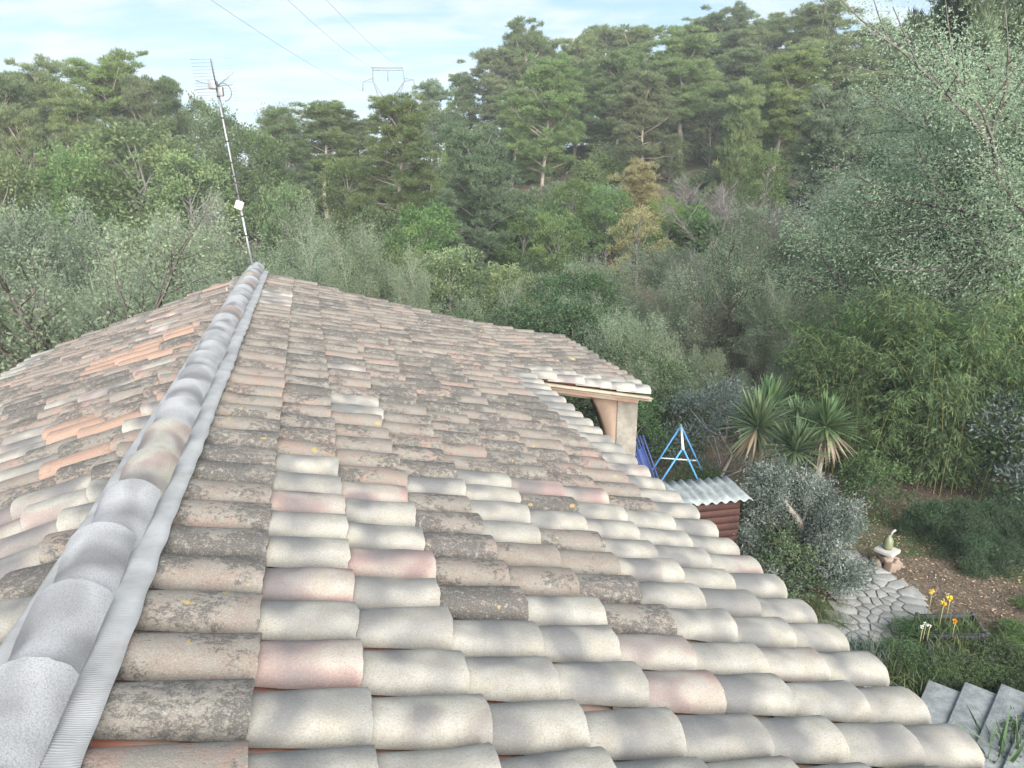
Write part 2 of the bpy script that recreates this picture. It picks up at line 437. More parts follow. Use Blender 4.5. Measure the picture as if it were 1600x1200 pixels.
def near(x, y, lst, rad): return any(abs(x - p[0]) < rad[0] and abs(y - p[1]) < rad[1] for p in lst)

tiles = []      # (matrix 4x4, new, rnd, hue, seed, distance, inview, eave)
ENDS = [e * 1.4 for e in (.105, .325, .56, .795, 1.03, 1.265, 1.495, 1.73, 1.96)]
tr = np.random.default_rng(11)
def frame(x, y, z, p):
    M = np.eye(4); M[:3, 0] = x; M[:3, 1] = y; M[:3, 2] = z; M[:3, 3] = p; return M
TL = .43
def add_tile(side, k, b_end, last, first):
    a = A0 + PIT * k + .098 + tr.normal(0, .004); tilt = tr.normal(0, .007)
    tl = TL if side == 'r' else min(TL, b_end - .04)
    if side == 'r':
        c = np.cos(tilt); x = nrm(R + L * tilt); y = nrm(L - R * tilt); z = N; pf = PP if b_end > EAVE + .05 else RP; p = pf(a, b_end - tl, tr.normal(0, .002)); mid = pf(a, b_end - .16, .07)
        if pf is PP: x = nrm(x + N * .085); z = nrm(N - R * .085)
    else:
        x = nrm(Rl + L * tilt); y = np.cross(Nl, x); z = Nl; p = LP(a, b_end - tl, tr.normal(0, .002)); mid = LP(a, b_end - .16, .07)
    px, py, zc = proj(mid)
    vis = zc > .2 and -60 < px < 1660 and -50 < py < 1260
    ppm = 1112 / max(zc, .3)
    new = 0.0; hue = tr.uniform(0, .75); rnd = tr.uniform(0, 1)
    half = (ppm * .14, ppm * .045)
    if side == 'r':
        if last: new = 1.0
        elif first: new = 0.0
        elif inpoly(px, py, NEWPOLY) or zc < 1.6: new = 1.0
        if not last and near(px, py, OLDPX, half): new = 0.0
        if near(px, py, NEWPX, half): new = 1.0
        if a > AP0 + .1 and b_end > EAVE + .05: new = 0.0 if a > AP0 + .35 and not last else 1.0
        if new: hue = tr.uniform(.0, .38)
        if new and tr.uniform() < .10: hue = tr.uniform(.45, .75)
        if near(px, py, PINKPX, half): hue = .85
    else:
        if tr.uniform() < (.75 if py > 760 and k < 9 else .13): new = 1.0
        if new: hue = tr.uniform(.1, .75)
        hue = min(hue + .22, .9)
        if last: new = 1.0; hue = .2
        if near(px, py, ORGPX, (ppm * .13, ppm * .035)): new = 0.0; hue = 1.0; rnd = .0
    tiles.append((frame(x, y, z, p), new, rnd, hue, int(tr.integers(1e9)), zc if zc > 0 else 99, vis, tl))
K0 = -12; KF = int((AF - A0) / PIT)
for k in range(K0, KF):
    a = A0 + PIT * k; js = tr.normal(0, .012)
    ends = [e + js + tr.normal(0, .012) for e in ENDS]
    ends[0] = ENDS[0] + tr.normal(0, .004); ends[1] = ENDS[1] + tr.normal(0, .006); ends[-1] = ENDS[-1] + tr.normal(0, .003)
    ext = []
    if a > AP0 - .05:
        e = EAVE + .32
        while e < EAVE2 - .12: ext.append(e + tr.normal(0, .015)); e += .32
        ext.append(EAVE2 + tr.normal(0, .005))
    for i, e in enumerate(ends): add_tile('r', k, e, i == 8 and not ext, i == 0)
    for i, e in enumerate(ext): add_tile('r', k, e, i == len(ext) - 1 and a < AP0 + .3, False)
LEND = [.20 + .318 * i for i in range(9)]
for k in range(K0, int((9.95 - A0) / PIT)):
    js = tr.normal(0, .03)
    for i, e in enumerate(LEND): add_tile('l', k, e + (js + tr.normal(0, .025) if i < 8 else 0), i == 8, False)
order = sorted(range(len(tiles)), key=lambda i: (not tiles[i][6], tiles[i][5]))
single = set(order[:300])
jV, jF, jUV, jB, jC, off = [], [], [], [], [], 0
for i, (Mx, new, rnd, hue, sd, zc, vis, tl) in enumerate(tiles):
    nearq = zc < 6
    rr = np.random.default_rng(sd)
    band = (rr.uniform(.38, .62), rr.uniform(.14, .26), rr.uniform(.45, 1.1)) if new else (.5, .3, 0)
    V, Fq, UV, BD = tile_geo(tl, .158 if tl == TL else .185, .205 + rr.normal(0, .002), .058, .076 + rr.normal(0, .003), 12 if nearq else 8, 4 if nearq else 2, seed=sd, band=band, flat=2.3)
    colr = np.tile((rnd, new, hue, 1.0), (len(V), 1))
    if i in single:
        me = npmesh('roof_tile', V, [Fq], M_TILE, {'tcol': ('FLOAT_COLOR', colr), 'tuv': ('FLOAT_VECTOR', UV), 'tband': ('FLOAT', BD)}, True)
        obj('roof_tile', me, roof, Matrix(Mx.tolist()))
    else:
        jV.append(V @ Mx[:3, :3].T + Mx[:3, 3]); jF.append(Fq + off); jUV.append(UV); jB.append(BD); jC.append(colr); off += len(V)
me = npmesh('far_roof_tiles', np.concatenate(jV), [np.concatenate(jF)], M_TILE,
            {'tcol': ('FLOAT_COLOR', np.concatenate(jC)), 'tuv': ('FLOAT_VECTOR', np.concatenate(jUV)), 'tband': ('FLOAT', np.concatenate(jB))}, True)
tag(obj('roof_tile_field', me, roof), 'weathered barrel tiles covering the rest of the roof', kind='stuff')
# channel (pan) tiles between the cover rows
pm = MB()
def pan(fn, a, b0, b1):
    t = np.linspace(-1, 1, 6); V = []; nseg = max(2, int((b1 - b0) / .32)); Fq = []
    for i in range(nseg):
        for e in (0, 1):
            b = b0 + (b1 - b0) * (i + e) / nseg
            for q in t: V.append(fn(a + q * .085, b, -.012 - .03 * (1 - q * q) + .012 * e))
        for j in range(5):
            s0 = i * 12 + j; Fq.append((s0, s0 + 6, s0 + 7, s0 + 1))
    pm.add(V, Fq)
for k in range(K0, KF):
    a = A0 + PIT * (k + .5) + .098
    if a < AF - .1: (pan(RP, a, B0 + .05, EAVE - .06), pan(PP, a, EAVE - .05, EAVE2 - .06) if a > AP0 + .1 else 0)
    if a < 9.85: pan(LP, a, .05, LEND[-1] - .06)
po = pm.build('channel_tile_field', M_PAN, roof, sm=True); tag(po, 'reddish channel tiles between the cover rows', kind='stuff')

# ridge tiles and flashing
for i in range(-6, 33):
    ae = 1.703 + .365 * i + tr.normal(0, .008)
    if ae > AF + .12: break
    sd = int(tr.integers(1e9)); rr = np.random.default_rng(sd)
    V, Fq, UV, BD = tile_geo(.44, .178, .214, .056, .072, 16, 8, thick=.016, flat=2.1, lift=.042, arc=.45, seed=sd, band=(rr.uniform(.45, .6), rr.uniform(.11, .17), rr.uniform(.7, 1.1)))
    V[:, 2] += .004 * np.exp(-((V[:, 0] / .44 - .8) / .25) ** 2)
    hue = -1. if rr.uniform() < .85 else .66
    colr = np.tile((rr.uniform(), 1.0, hue, 1.0), (len(V), 1))
    me = npmesh('ridge_tile', V, [Fq], M_TILE, {'tcol': ('FLOAT_COLOR', colr), 'tuv': ('FLOAT_VECTOR', UV), 'tband': ('FLOAT', BD * .9)}, True)
    x = L; z = np.array([0, 0, 1.]); y = np.cross(z, x)
    p = RP(ae - .44, B0 + .04 + tr.normal(0, .003)) + np.array([0, 0, .032])
    yw = tr.normal(0, .012); x = nrm(x + y * yw); y = np.cross(z, x)
    obj('ridge_tile', me, roof, Matrix(frame(x, y, z, p).tolist()))
def flash(fn, b0, b1, name, a1):
    aa = np.arange(AN, a1, .012); bb = np.linspace(b0, b1, 7); V = []; PL = []
    for a in aa:
        ph = ((a - A0 - .098) / PIT) % 1.0; ph = min(ph, 1 - ph)
        wave = .003 * math.cos(ph * 2 * math.pi)
        for j, b in enumerate(bb):
            q = j / 6; edge = .0015 * math.sin(a * 2 * math.pi / PIT + 1) + .003 * math.sin(a * 4.1) + .0015 * math.sin(a * 23)
            V.append(fn(a, b + (edge * q), .056 + .022 * q ** .6 + wave * q * .6)); PL.append(a)
    n = 7; i = np.arange((len(aa) - 1) * n).reshape(-1, n)[:, :-1].ravel()
    me = npmesh(name, V, [np.stack([i, i + 1, i + n + 1, i + n], 1)], M_FLASH, {'plv': ('FLOAT', PL)}, True)
    o = obj(name, me, roof); sm_ = o.modifiers.new('sheet', 'SOLIDIFY'); sm_.thickness = .003
    return o
flash(RP, B0 + .03, -.19, 'ridge_flashing', AF - .05)
flash(LP, .0, .062, 'ridge_flashing', 9.85)

# walls under the roof
wm = MB()
def wall(p0, p1, z1a, z1b, t=.25, z0=-.3):
    p0 = np.array(p0[:2]); p1 = np.array(p1[:2]); d = nrm(p1 - p0); nn = np.array([-d[1], d[0]]) * t
    q = [p0, p1, p1 + nn, p0 + nn]; zt = [z1a, z1b, z1b, z1a]
    V = [(c[0], c[1], z0) for c in q] + [(c[0], c[1], z) for c, z in zip(q, zt)]
    wm.add(V, [(3, 2, 1, 0), (4, 5, 6, 7), (0, 1, 5, 4), (1, 2, 6, 5), (2, 3, 7, 6), (3, 0, 4, 7)])
ov = .45
eR = lambda a: RP(a, EAVE - ov, -.16); eL = lambda a: LP(a, 2.62 - ov, -.16)
rg = lambda a: RP(a, B0, -.16)
for A_ in (AN + .1,): pass
wall(eR(AN + .1), eR(AF - .3), eR(0)[2], eR(0)[2])
wall(eL(9.6), eL(AN + .1), eL(0)[2], eL(0)[2])
wall(eR(AF - .3), rg(AF - .3), eR(0)[2], rg(0)[2]); wall(rg(9.9), eL(9.6), rg(0)[2], eL(0)[2])
wall(rg(AN + .1), eR(AN + .1), rg(0)[2], eR(0)[2]); wall(eL(AN + .1), rg(AN + .1), eL(0)[2], rg(0)[2])
wm.build('wall', M_STUCCO2, house)

# porch at the far right corner: pillar, bracket, verge boards, terrace slab
def on_vertical(a_off):
    pass
pc = PP(AP0 + .36, EAVE2 - .15, -.12)                     # pillar centre under the verge
mb = MB(); ptop = pc[2]
mb.box((pc[0], pc[1], (ptop - .3) / 2 - .02), (.27, .27, ptop + .3), (Rh, L, (0, 0, 1)))
mb.build('pillar', M_STUCCO, house, bevel=.012)
prof = []
z1 = ptop + .03
for t in np.linspace(0, 1, 8):
    w = .06 + .24 * (1 - math.sin(t * math.pi / 2)) ** 1.4
    prof.append((-.137 - w, z1 - t * .95))
prof = [(-.137, z1)] + prof + [(-.137, z1 - 2.6), ][:0] + [(-.197, -.2), (-.137, -.2)]
P3 = [np.array([pc[0], pc[1], 0]) + Rh * u + np.array([0, 0, z]) - L * .12 for u, z in prof]
bk = MB(); bk.prism(P3, L * .24); bk.build('bracket', M_STUCCO2, house)
bd = MB()
for (h, w, off, b0, b1) in ((-.030, .016, -.04, EAVE - .30, EAVE2 + .0), (-.068, .018, .02, EAVE - .18, EAVE2 + .03)):
    p0 = PP(AP0 + off, max(b0, EAVE - .02), h); p1 = PP(AP0 + off, b1, h)
    b2 = MB(); b2.bar(p0 + L * .06, p1 + L * .06, .16, w, N); b2.build('eave_board', M_BOARD, house)
beam = MB(); beam.bar(PP(AP0 + .40, EAVE - .02, -.17), PP(AP0 + .40, EAVE2 - .3, -.17), .10, .10, N); beam.build('beam', M_BOARD, house)
p2 = PP(AF - .4, EAVE2 - .25, -.14); mb = MB(); mb.box((p2[0], p2[1], (p2[2] - .3) / 2 - .02), (.27, .27, p2[2] + .3), (Rh, L, (0, 0, 1))); mb.build('pillar', M_STUCCO, house, bevel=.012)
ts = MB(); cc = RP(AP0 + 1.7, EAVE2 - .9, 0)
TERZ = 1.75
ts.box((cc[0], cc[1], TERZ / 2 - .15), (2.6, 3.6, TERZ + .3), (Rh, L, (0, 0, 1))); ts.build('terrace', M_STUCCO, house)
# ------------------------------------------------------------------ roof antenna
ab_ = RP(AF - .10, B0, 0) + np.array([0, 0, .16]); at_ = atd(338, 136, 10.55)
ant = thing('antenna', ab_, 'leaning television antenna mast at the far end of the ridge', 'antenna')
def on(t): return ab_ + (at_ - ab_) * t
m_ = MB(); m_.tube([on(-.06), on(.36)], .016, 10); m_.build('lower_mast', M_STEEL, ant, True)
m_ = MB(); m_.tube([on(.33), on(1.02)], .012, 10); m_.build('upper_mast', M_STEEL, ant, True)
m_ = MB(); cab = [on(t) + np.array([.026 + .006 * math.sin(t * 31), -.012, 0]) for t in np.linspace(.02, .98, 40)]
m_.tube(cab, .0045, 5); m_.build('cable', M_BLACK, ant, True)
for t in (.155, .27, .40, .50, .58, .70, .83, .95):
    m_ = MB(); m_.tube([on(t - .004), on(t + .004)], .022 if t < .4 else .018, 8); m_.build('cable_tie', M_BLACK, ant)
m_ = MB(); dm = nrm(at_ - ab_); m_.box(on(.335) + np.array([.0, -.03, 0]), (.105, .04, .11), ((.93, 0, -.37), (0, 1, 0), (.37, 0, .93))); m_.build('junction_box', M_CREAMBOX, ant, bevel=.008)
m_ = MB(); m_.box(on(.465) + np.array([.0, 0, 0]), (.15, .03, .022)); m_.build('clamp', M_BLACK, ant)
tipn = atd(329, 92, 9.72); tipf = at_ + (at_ - tipn) * .55
m_ = MB(); m_.bar(tipf, tipn, .016); m_.build('boom', M_STEEL, ant)
bx_ = np.array([1.0, .06, .04]); bx_ = nrm(bx_)
for i, t in enumerate(np.linspace(0, 1, 14)):
    c = tipf + (tipn - tipf) * t; hl = .27 - .035 * t
    m_ = MB(); m_.tube([c - bx_ * hl, c + bx_ * hl], .0024, 5); m_.build('element', M_STEEL, ant)
m_ = MB(); m_.box(at_ + np.array([-.02, -.05, .02]), (.10, .09, .10)); m_.box(at_ + np.array([.07, -.05, -.06]), (.06, .06, .11)); m_.build('mast_clamp', M_DARKMETAL, ant, bevel=.006)
for dx, dz in ((.30, .17), (.26, .02), (-.24, -.05), (-.20, .06), (.22, .10)):
    m_ = MB(); m_.tube([at_ + np.array([.02, -.04, 0]), at_ + np.array([dx, -.12, dz])], .006, 5); m_.build('reflector_rod', M_DARKMETAL, ant)
m_ = MB(); m_.tube([at_ + np.array([.10, -.06, .04]) + .11 * np.array([math.sin(a), 0, math.cos(a) - 1]) for a in np.linspace(0, 3, 12)], .004, 5); m_.build('cable_loop', M_BLACK, ant, True)

# ------------------------------------------------------------------ high-voltage pylon and lines
PD = 390.
pt = lambda x, y, d=0: atd(x, y, PD) + np.array([0, d, 0])
pyb = pt(607, 170); gz_ = float(tz(pyb[0], pyb[1]))
pyl = thing('pylon', (pyb[0], pyb[1], gz_), 'distant lattice power pylon rising behind the trees', 'pylon')
def lat(name, pts, w=.22):
    w *= 1.5
    m_ = MB()
    for q0, q1 in zip(pts[:-1], pts[1:]): m_.bar(q0, q1, w)
    m_.build(name, M_PYLON, pyl)
wst = [pt(607, 163, s) for s in (-1.2, 1.2)]
for s in (-.7, .7):
    lat('top_beam', [pt(580, 106, s), pt(630, 106, s)]); lat('top_beam', [pt(582, 110, s), pt(628, 110, s)], .15)
    lat('head_leg', [pt(582, 107, s), pt(583, 127, s), pt(605, 160, s * 1.6)]); lat('head_leg', [pt(629, 107, s), pt(632, 126, s), pt(609, 160, s * 1.6)])
    lat('head_leg', [pt(583, 127, s), pt(598, 172, s * 2)]); lat('head_leg', [pt(632, 126, s), pt(617, 172, s * 2)])
    lat('side_arm', [pt(583, 122, s), pt(567, 128, 0), pt(583, 128, s)], .16); lat('side_arm', [pt(631, 122, s), pt(648, 125, 0), pt(632, 127, s)], .16)
xs_ = np.linspace(582, 628, 10); lat('top_lacing', [pt(x, 106 if i % 2 else 110, -.7) for i, x in enumerate(xs_)], .12)
for sx in (-1, 1):
    lat('lacing', [pt(607 + sx * 24, 127), pt(607 + sx * 16, 138), pt(607 + sx * 19, 140), pt(607 + sx * 10, 150), pt(607 + sx * 14, 152), pt(607 + sx * 4, 158)], .12)
base = [np.array([pyb[0] + sx * 4.2, pyb[1] + sy * 4.2, gz_ - .5]) for sx in (-1, 1) for sy in (-1, 1)]
for q, (sx, sy) in zip(base, [(sx, sy) for sx in (-1, 1) for sy in (-1, 1)]): lat('tower_leg', [q, pt(607 + sx * 9, 172, sy * 2)], .25)
ins = [(567, 129, 142), (606, 111, 127), (647, 126, 139)]
for x, y0, y1 in ins: lat('insulator', [pt(x, y0), pt(x, y1)], .35)
for (p0, im) in ((pt(567, 142), (330, 0)), (pt(583, 106), (450, 0)), (pt(629, 106), (510, 0))):
    q = atd(im[0], im[1], 170); P = []
    for t in np.linspace(0, 1.75, 40):
        v = p0 + (q - p0) * t; v = v + np.array([0, 0, -6.0 * (t * (1 - t))]); P.append(v)
    m_ = MB(); m_.tube(P, .05, 4); m_.build('power_line', M_PYLON, pyl)

# ------------------------------------------------------------------ vegetation generators
def leafq(P, D, l, w, r, curl=.0):
    n = len(P); up = r.normal(size=(n, 3)); side = np.cross(D, up); side /= np.linalg.norm(side, axis=1)[:, None] + 1e-9
    l = np.broadcast_to(l, (n,))[:, None]; w = np.broadcast_to(w, (n,))[:, None]
    mid = P + D * l * .45; tip = P + D * l
    if curl: tip = tip - np.array([0, 0, 1]) * l * curl; mid = mid - np.array([0, 0, 1]) * l * curl * .2
    return np.stack([P, mid + side * w * .5, tip, mid - side * w * .5], 1).reshape(-1, 3)
def unit(v): return v / (np.linalg.norm(v, axis=1)[:, None] + 1e-9)
def crown_mesh(name, P, D, l, w, sv, mat, r, curl=0.):
    V = leafq(P, D, l, w, r, curl); n = len(P)
    F = np.arange(4 * n).reshape(-1, 4)
    return npmesh(name, V, [F], mat, {'lv': ('FLOAT', np.repeat(r.uniform(size=n), 4)), 'sv': ('FLOAT', np.repeat(sv, 4))})
def blade_mesh(name, P, D, l, w, sv, mat, r):
    n = len(P); up = r.normal(size=(n, 3)); side = unit(np.cross(D, up)) * np.broadcast_to(w, (n,))[:, None] * .5
    V = np.stack([P - side, P + side, P + D * np.broadcast_to(l, (n,))[:, None]], 1).reshape(-1, 3)
    return npmesh(name, V, [np.arange(3 * n).reshape(-1, 3)], mat, {'lv': ('FLOAT', np.repeat(r.uniform(size=n), 3)), 'sv': ('FLOAT', np.repeat(sv, 3))})

def grow(mb, r, p, d, ln, rad, depth, c, tips):
    """recursive limb; c: kids per depth, ratio, spread, up tropism, wiggle"""
    n = 5 if depth < 2 else (4 if depth < c['max'] else 3)
    P = [p]; dd = d.copy()
    for i in range(n - 1):
        dd = nrm(dd + r.normal(0, c['wig'], 3) + np.array([0, 0, c['up']]) * (.5 if depth == 0 else 1)); P.append(P[-1] + dd * ln / (n - 1))
    P = np.array(P); last = depth >= c['max']
    mb.tube(P, np.linspace(rad, rad * (.35 if last else .62), n), 7 if depth == 0 else (5 if depth == 1 else 3), cap=False)
    if last: tips.append((P[0], P[-1])); return
    if c['max'] > depth >= c['max'] - c.get('leafy', 1): tips.append((P[1], P[-1]))
    k = c['kids'][min(depth, len(c['kids']) - 1)]; ph = r.uniform(0, 6.28)
    lo = c['lo'] if depth == 0 else .25
    for j in range(k):
        t = lo + (1 - lo) * ((j + r.uniform(.2, .9)) / k); f = t * (n - 1); i = min(int(f), n - 2)
        q = P[i] + (P[i + 1] - P[i]) * (f - i); td = nrm(P[i + 1] - P[i])
        ph += 2.4 + r.normal(0, .4)
        x = nrm(np.cross(td, [.31, .5, .8])); y = np.cross(td, x)
        ang = r.normal(c['ang'][min(depth, len(c['ang']) - 1)], .14)
        nd = nrm(td * math.cos(ang) + (x * math.cos(ph) + y * math.sin(ph)) * math.sin(ang))
        grow(mb, r, q, nd, ln * c['ratio'] * r.uniform(.75, 1.2) * (1.15 - .35 * t), rad * (.58 if depth else .5) * (1.1 - .35 * t), depth + 1, c, tips)
    grow(mb, r, P[-1], nrm(P[-1] - P[-2]), ln * c['ratio'] * r.uniform(.8, 1.1), rad * .6, depth + 1, c, tips)

def deciduous(name, seed, c, bmat, lmat=None, nleaf=10, ll=.12, lw=.06, spread=.12, droop=.1, curl=0., lean=(0, 0)):
    r = np.random.default_rng(seed); mb = MB(); tips = []
    grow(mb, r, np.array([0., 0, -.15]), nrm([lean[0], lean[1], 1]), c['trunk'], c['rad'], 0, c, tips)
    V = np.concatenate(mb.v); H = V[:, 2].max(); Rc = np.percentile(np.hypot(V[:, 0], V[:, 1]), 97)
    tm = mb.mesh(name + '_trunk', bmat, True); cm = None
    if lmat is not None and nleaf:
        A = np.array([t[0] for t in tips]); B = np.array([t[1] for t in tips]); n = len(A)
        ln_ = np.linalg.norm(B - A, axis=1); cnt = r.poisson(nleaf * np.clip(ln_ / np.median(ln_), .5, 6.)); idx = np.repeat(np.arange(n), cnt)
        t = r.uniform(.1, 1.08, len(idx))[:, None]
        P = A[idx] + (B - A)[idx] * t + r.normal(0, spread, (len(idx), 3))
        ax = unit((B - A)[idx]); D = unit(ax * .6 + r.normal(0, .6, (len(idx), 3)) - np.array([0, 0, droop]))
        sv = r.uniform(size=n)[idx]
        cm = crown_mesh(name + '_crown', P, D, ll * r.uniform(.6, 1.35, len(idx)), lw * r.uniform(.7, 1.25, len(idx)), sv, lmat, r, curl)
    return (tm, cm, H, Rc)

def lobed(name, seed, H, env, nl, lr, flatz, bmat, lmat, nspray, per, ll, lw, trunk_r=.12, z0=.15, droop=0., outward=.8):
    """dense crown: lobes inside an envelope env(h01)->radius; limbs run to every lobe"""
    r = np.random.default_rng(seed); mb = MB(); C_ = []
    top = np.array([r.normal(0, .2), r.normal(0, .2), H * .92])
    tp = np.array([[0, 0, -.15], [.1 * r.normal(), .1 * r.normal(), H * .3], [.15 * r.normal(), .15 * r.normal(), H * .6], top])
    mb.tube(tp, np.array([trunk_r, trunk_r * .8, trunk_r * .5, trunk_r * .15]), 7, cap=False)
    Ps, Ds, Sv = [], [], []
    for i in range(nl):
        h = z0 + (1 - z0) * (i + r.uniform(0, 1)) / nl; e = env(h); a = i * 2.4 + r.normal(0, .4)
        rr = e * math.sqrt(r.uniform(.15, 1)); c = np.array([rr * math.cos(a), rr * math.sin(a), h * H])
        k = lr * r.uniform(.65, 1.3); C_.append(c)
        q = tp[0] + (top - tp[0]) * max(.05, h - .22); mb.tube([q, (q + c) / 2 + r.normal(0, .1, 3), c], [trunk_r * .35, trunk_r * .22, trunk_r * .08], 4, cap=False)
        m = int(nspray * r.uniform(.7, 1.3)); d = unit(r.normal(size=(m, 3))); d[:, 2] = np.where(d[:, 2] < -.3, -d[:, 2] * .5, d[:, 2])
        rad = k * r.uniform(.45, 1.0, m) ** .5 * (1 + .18 * r.normal(size=m))
        S_ = c + d * rad[:, None] * np.array([1, 1, flatz]); sv = np.clip(r.uniform() * .5 + r.uniform(size=m) * .5, 0, 1)
        idx = np.repeat(np.arange(m), per); P = S_[idx] + r.normal(0, ll * .55, (len(idx), 3))
        Ds.append(unit(d[idx] * outward + r.normal(0, .65, (len(idx), 3)) + np.array([0, 0, .15 - droop]))); Ps.append(P); Sv.append(sv[idx])
    P = np.concatenate(Ps); D = np.concatenate(Ds); sv = np.concatenate(Sv)
    cm = crown_mesh(name + '_crown', P, D, ll * r.uniform(.6, 1.3, len(P)), lw * r.uniform(.7, 1.3, len(P)), sv, lmat, r)
    return (mb.mesh(name + '_trunk', bmat, True), cm, H, np.percentile(np.hypot(P[:, 0], P[:, 1]), 97))

def pine(name, seed, H, lmat, bmat, bare=.45, rad=2.7, nlimb=30, lean=.3, tuft=95, spire=0.):
    r = np.random.default_rng(seed); mb = MB()
    tt = np.linspace(0, 1, 9); ph = r.uniform(0, 6.28)
    T = np.stack([lean * tt ** 1.5 * math.cos(ph) + .12 * np.sin(tt * 7 + ph), lean * tt ** 1.5 * math.sin(ph) + .12 * np.sin(tt * 6), tt * H * .97], 1); T[0, 2] = -.2
    mb.tube(T, .145 * (1 - tt) ** .8 + .025, 8, cap=False)
    def tp(t): f = t * 8; i = min(int(f), 7); return T[i] + (T[i + 1] - T[i]) * (f - i)
    Ps, Ds, Sv = [], [], []
    for i in range(nlimb):
        u = (i + r.uniform(0, .9)) / nlimb; h = bare + (1 - bare) * u
        if spire: e = rad * (1 - u) ** .8 + .25
        else: e = rad * (max(.06, 1 - ((u - .42) / .60) ** 2)) ** .5
        e *= r.uniform(.65, 1.1); a = i * 2.4 + r.normal(0, .6); upa = r.uniform(.1, .7) + 1.1 * u ** 2
        d = np.array([math.cos(a), math.sin(a), upa]); d[:2] *= 1 - .3 * u; q = tp(min(h, .98) - .03)
        end = q + d * e; mid = q + d * e * .55 + np.array([0, 0, -.06 * e])
        mb.tube([q, mid, end], [.05, .032, .012], 4, cap=False)
        for w_ in range(7):
            t_ = r.uniform(.42, 1.05); c = q + d * e * t_ + r.normal(0, .42, 3); k = r.uniform(.30, .60)
            mb.tube([q + d * e * max(.3, t_ - .25), c], [.014, .006], 3, cap=False)
            m = int(tuft * .95 * k); dd = unit(r.normal(size=(m, 3))); dd[:, 2] = np.where(dd[:, 2] < -.35, -dd[:, 2], dd[:, 2])
            S_ = c + dd * (k * r.uniform(.1, 1.0, m) ** .6)[:, None] * np.array([1, 1, .8])
            sv = np.clip(.55 * r.uniform() + .45 * r.uniform(size=m), 0, 1); idx = np.repeat(np.arange(m), 7)
            P = S_[idx] + r.normal(0, .04, (len(idx), 3))
            Ds.append(unit(dd[idx] * .5 + r.normal(0, .5, (len(idx), 3)) + np.array([0, 0, .6]))); Ps.append(P); Sv.append(sv[idx])
    for i in range(13):
        h = bare * r.uniform(.35, 1.05); q = tp(h); a = r.uniform(0, 6.28); ln = r.uniform(.5, 1.5)
        d = np.array([math.cos(a), math.sin(a), .15]); e = q + d * ln + np.array([0, 0, -.2 * ln])
        mb.tube([q, q + d * ln * .5, e], [.028, .02, .008], 3, cap=False)
        for _ in range(3): mb.tube([q + d * ln * .6, q + d * ln * .6 + r.normal(0, .25, 3)], [.012, .005], 3, cap=False)
    P = np.concatenate(Ps); D = np.concatenate(Ds); sv = np.concatenate(Sv)
    cm = blade_mesh(name + '_crown', P, D, (.26 * r.uniform(.6, 1.25, len(P))), .042, sv, lmat, r)
    return (mb.mesh(name + '_trunk', bmat, True), cm, H, rad * 1.15)

# ------------------------------------------------------------------ plant materials
G_PINE = foliage('pine_needles', (.120, .165, .075), (.255, .325, .150), (.36, .39, .17), .45, hue=.015)
G_PINE2 = foliage('blue_green_pine_needles', (0.105, 0.149, 0.090), (0.220, 0.281, 0.171), None, .4, hue=.012)
G_LEAF = foliage('fresh_green_leaves', (0.103, 0.162, 0.067), (0.232, 0.308, 0.140), (0.302, 0.367, 0.140), .45, hue=.022)
G_SAGE = foliage('grey_green_leaves', (.155, .200, .125), (.275, .345, .225), (.31, .37, .24), .45, hue=.018)
G_YEL = foliage('ochre_spring_leaves', (.26, .235, .11), (.40, .37, .18), (.42, .33, .18), .4, hue=.012)
G_LIME = foliage('lime_spring_leaves', (0.127, 0.215, 0.057), (0.228, 0.342, 0.108), None, .45, hue=.01)
G_BLOS = foliage('whitish_budding_leaves', (.15, .175, .13), (.30, .32, .27), (.40, .41, .38), .3, hue=.01)
G_MIMO = foliage('blue_green_feathery_leaves', (.215, .305, .190), (.35, .46, .30), (.40, .49, .31), .45, hue=.006, cspread=.15)
G_BAMB = foliage('bamboo_leaves', (.048, .095, .038), (.150, .225, .082), (.31, .35, .12), .4, hue=.008, cspread=.3)
G_OLIV = foliage('olive_leaves', (0.069, 0.094, 0.077), (0.163, 0.194, 0.173), (0.300, 0.325, 0.306), .2, hue=.008, cspread=.4)
G_DARK = foliage('dark_glossy_leaves', (0.036, 0.069, 0.036), (0.090, 0.139, 0.065), None, .2, .45, hue=.02)
G_BLUE = foliage('bluish_shrub_leaves', (0.062, 0.094, 0.085), (0.145, 0.186, 0.172), None, .25, hue=.012)
G_YUC = foliage('yucca_blades', (.045, .085, .040), (.105, .165, .080), (.17, .22, .10), .2, .4, hue=.008)
G_DRY = foliage('dry_yucca_blades', (.15, .12, .08), (.27, .22, .155), None, .2, hue=.01)
G_HERB = foliage('herb_leaves', (0.042, 0.082, 0.034), (0.102, 0.162, 0.066), (0.180, 0.216, 0.084), .3, hue=.02)
G_GRASS = foliage('garden_grass', (.07, .105, .045), (.16, .205, .09), (.24, .24, .13), .35, hue=.02)
G_ROSE = foliage('rosemary_leaves', (.028, .055, .030), (.075, .115, .062), (.12, .15, .09), .25, hue=.01, cspread=.3)
G_FLOW = foliage('yellow_petals', (.70, .50, .03), (.80, .62, .06), None, .3, hue=.0, cspread=.1)
G_ORAN = foliage('orange_petals', (.70, .28, .02), (.75, .34, .03), None, .3, hue=.0, cspread=.1)
G_WFL = foliage('white_petals', (.65, .65, .60), (.75, .75, .7), None, .3, hue=.0, cspread=.1)
B_PINE = bark('pine_bark', (.20, .165, .135), (.33, .285, .245))
B_DARK = bark('dark_bark', (.055, .047, .042), (.11, .095, .085))
B_GREY = bark('grey_bark', (.15, .14, .13), (.25, .235, .22))
B_TWIG = bark('mauve_grey_twigs', (.17, .15, .145), (.26, .235, .225))
B_PALE = bark('pale_dead_wood', (.36, .35, .32), (.48, .46, .42))
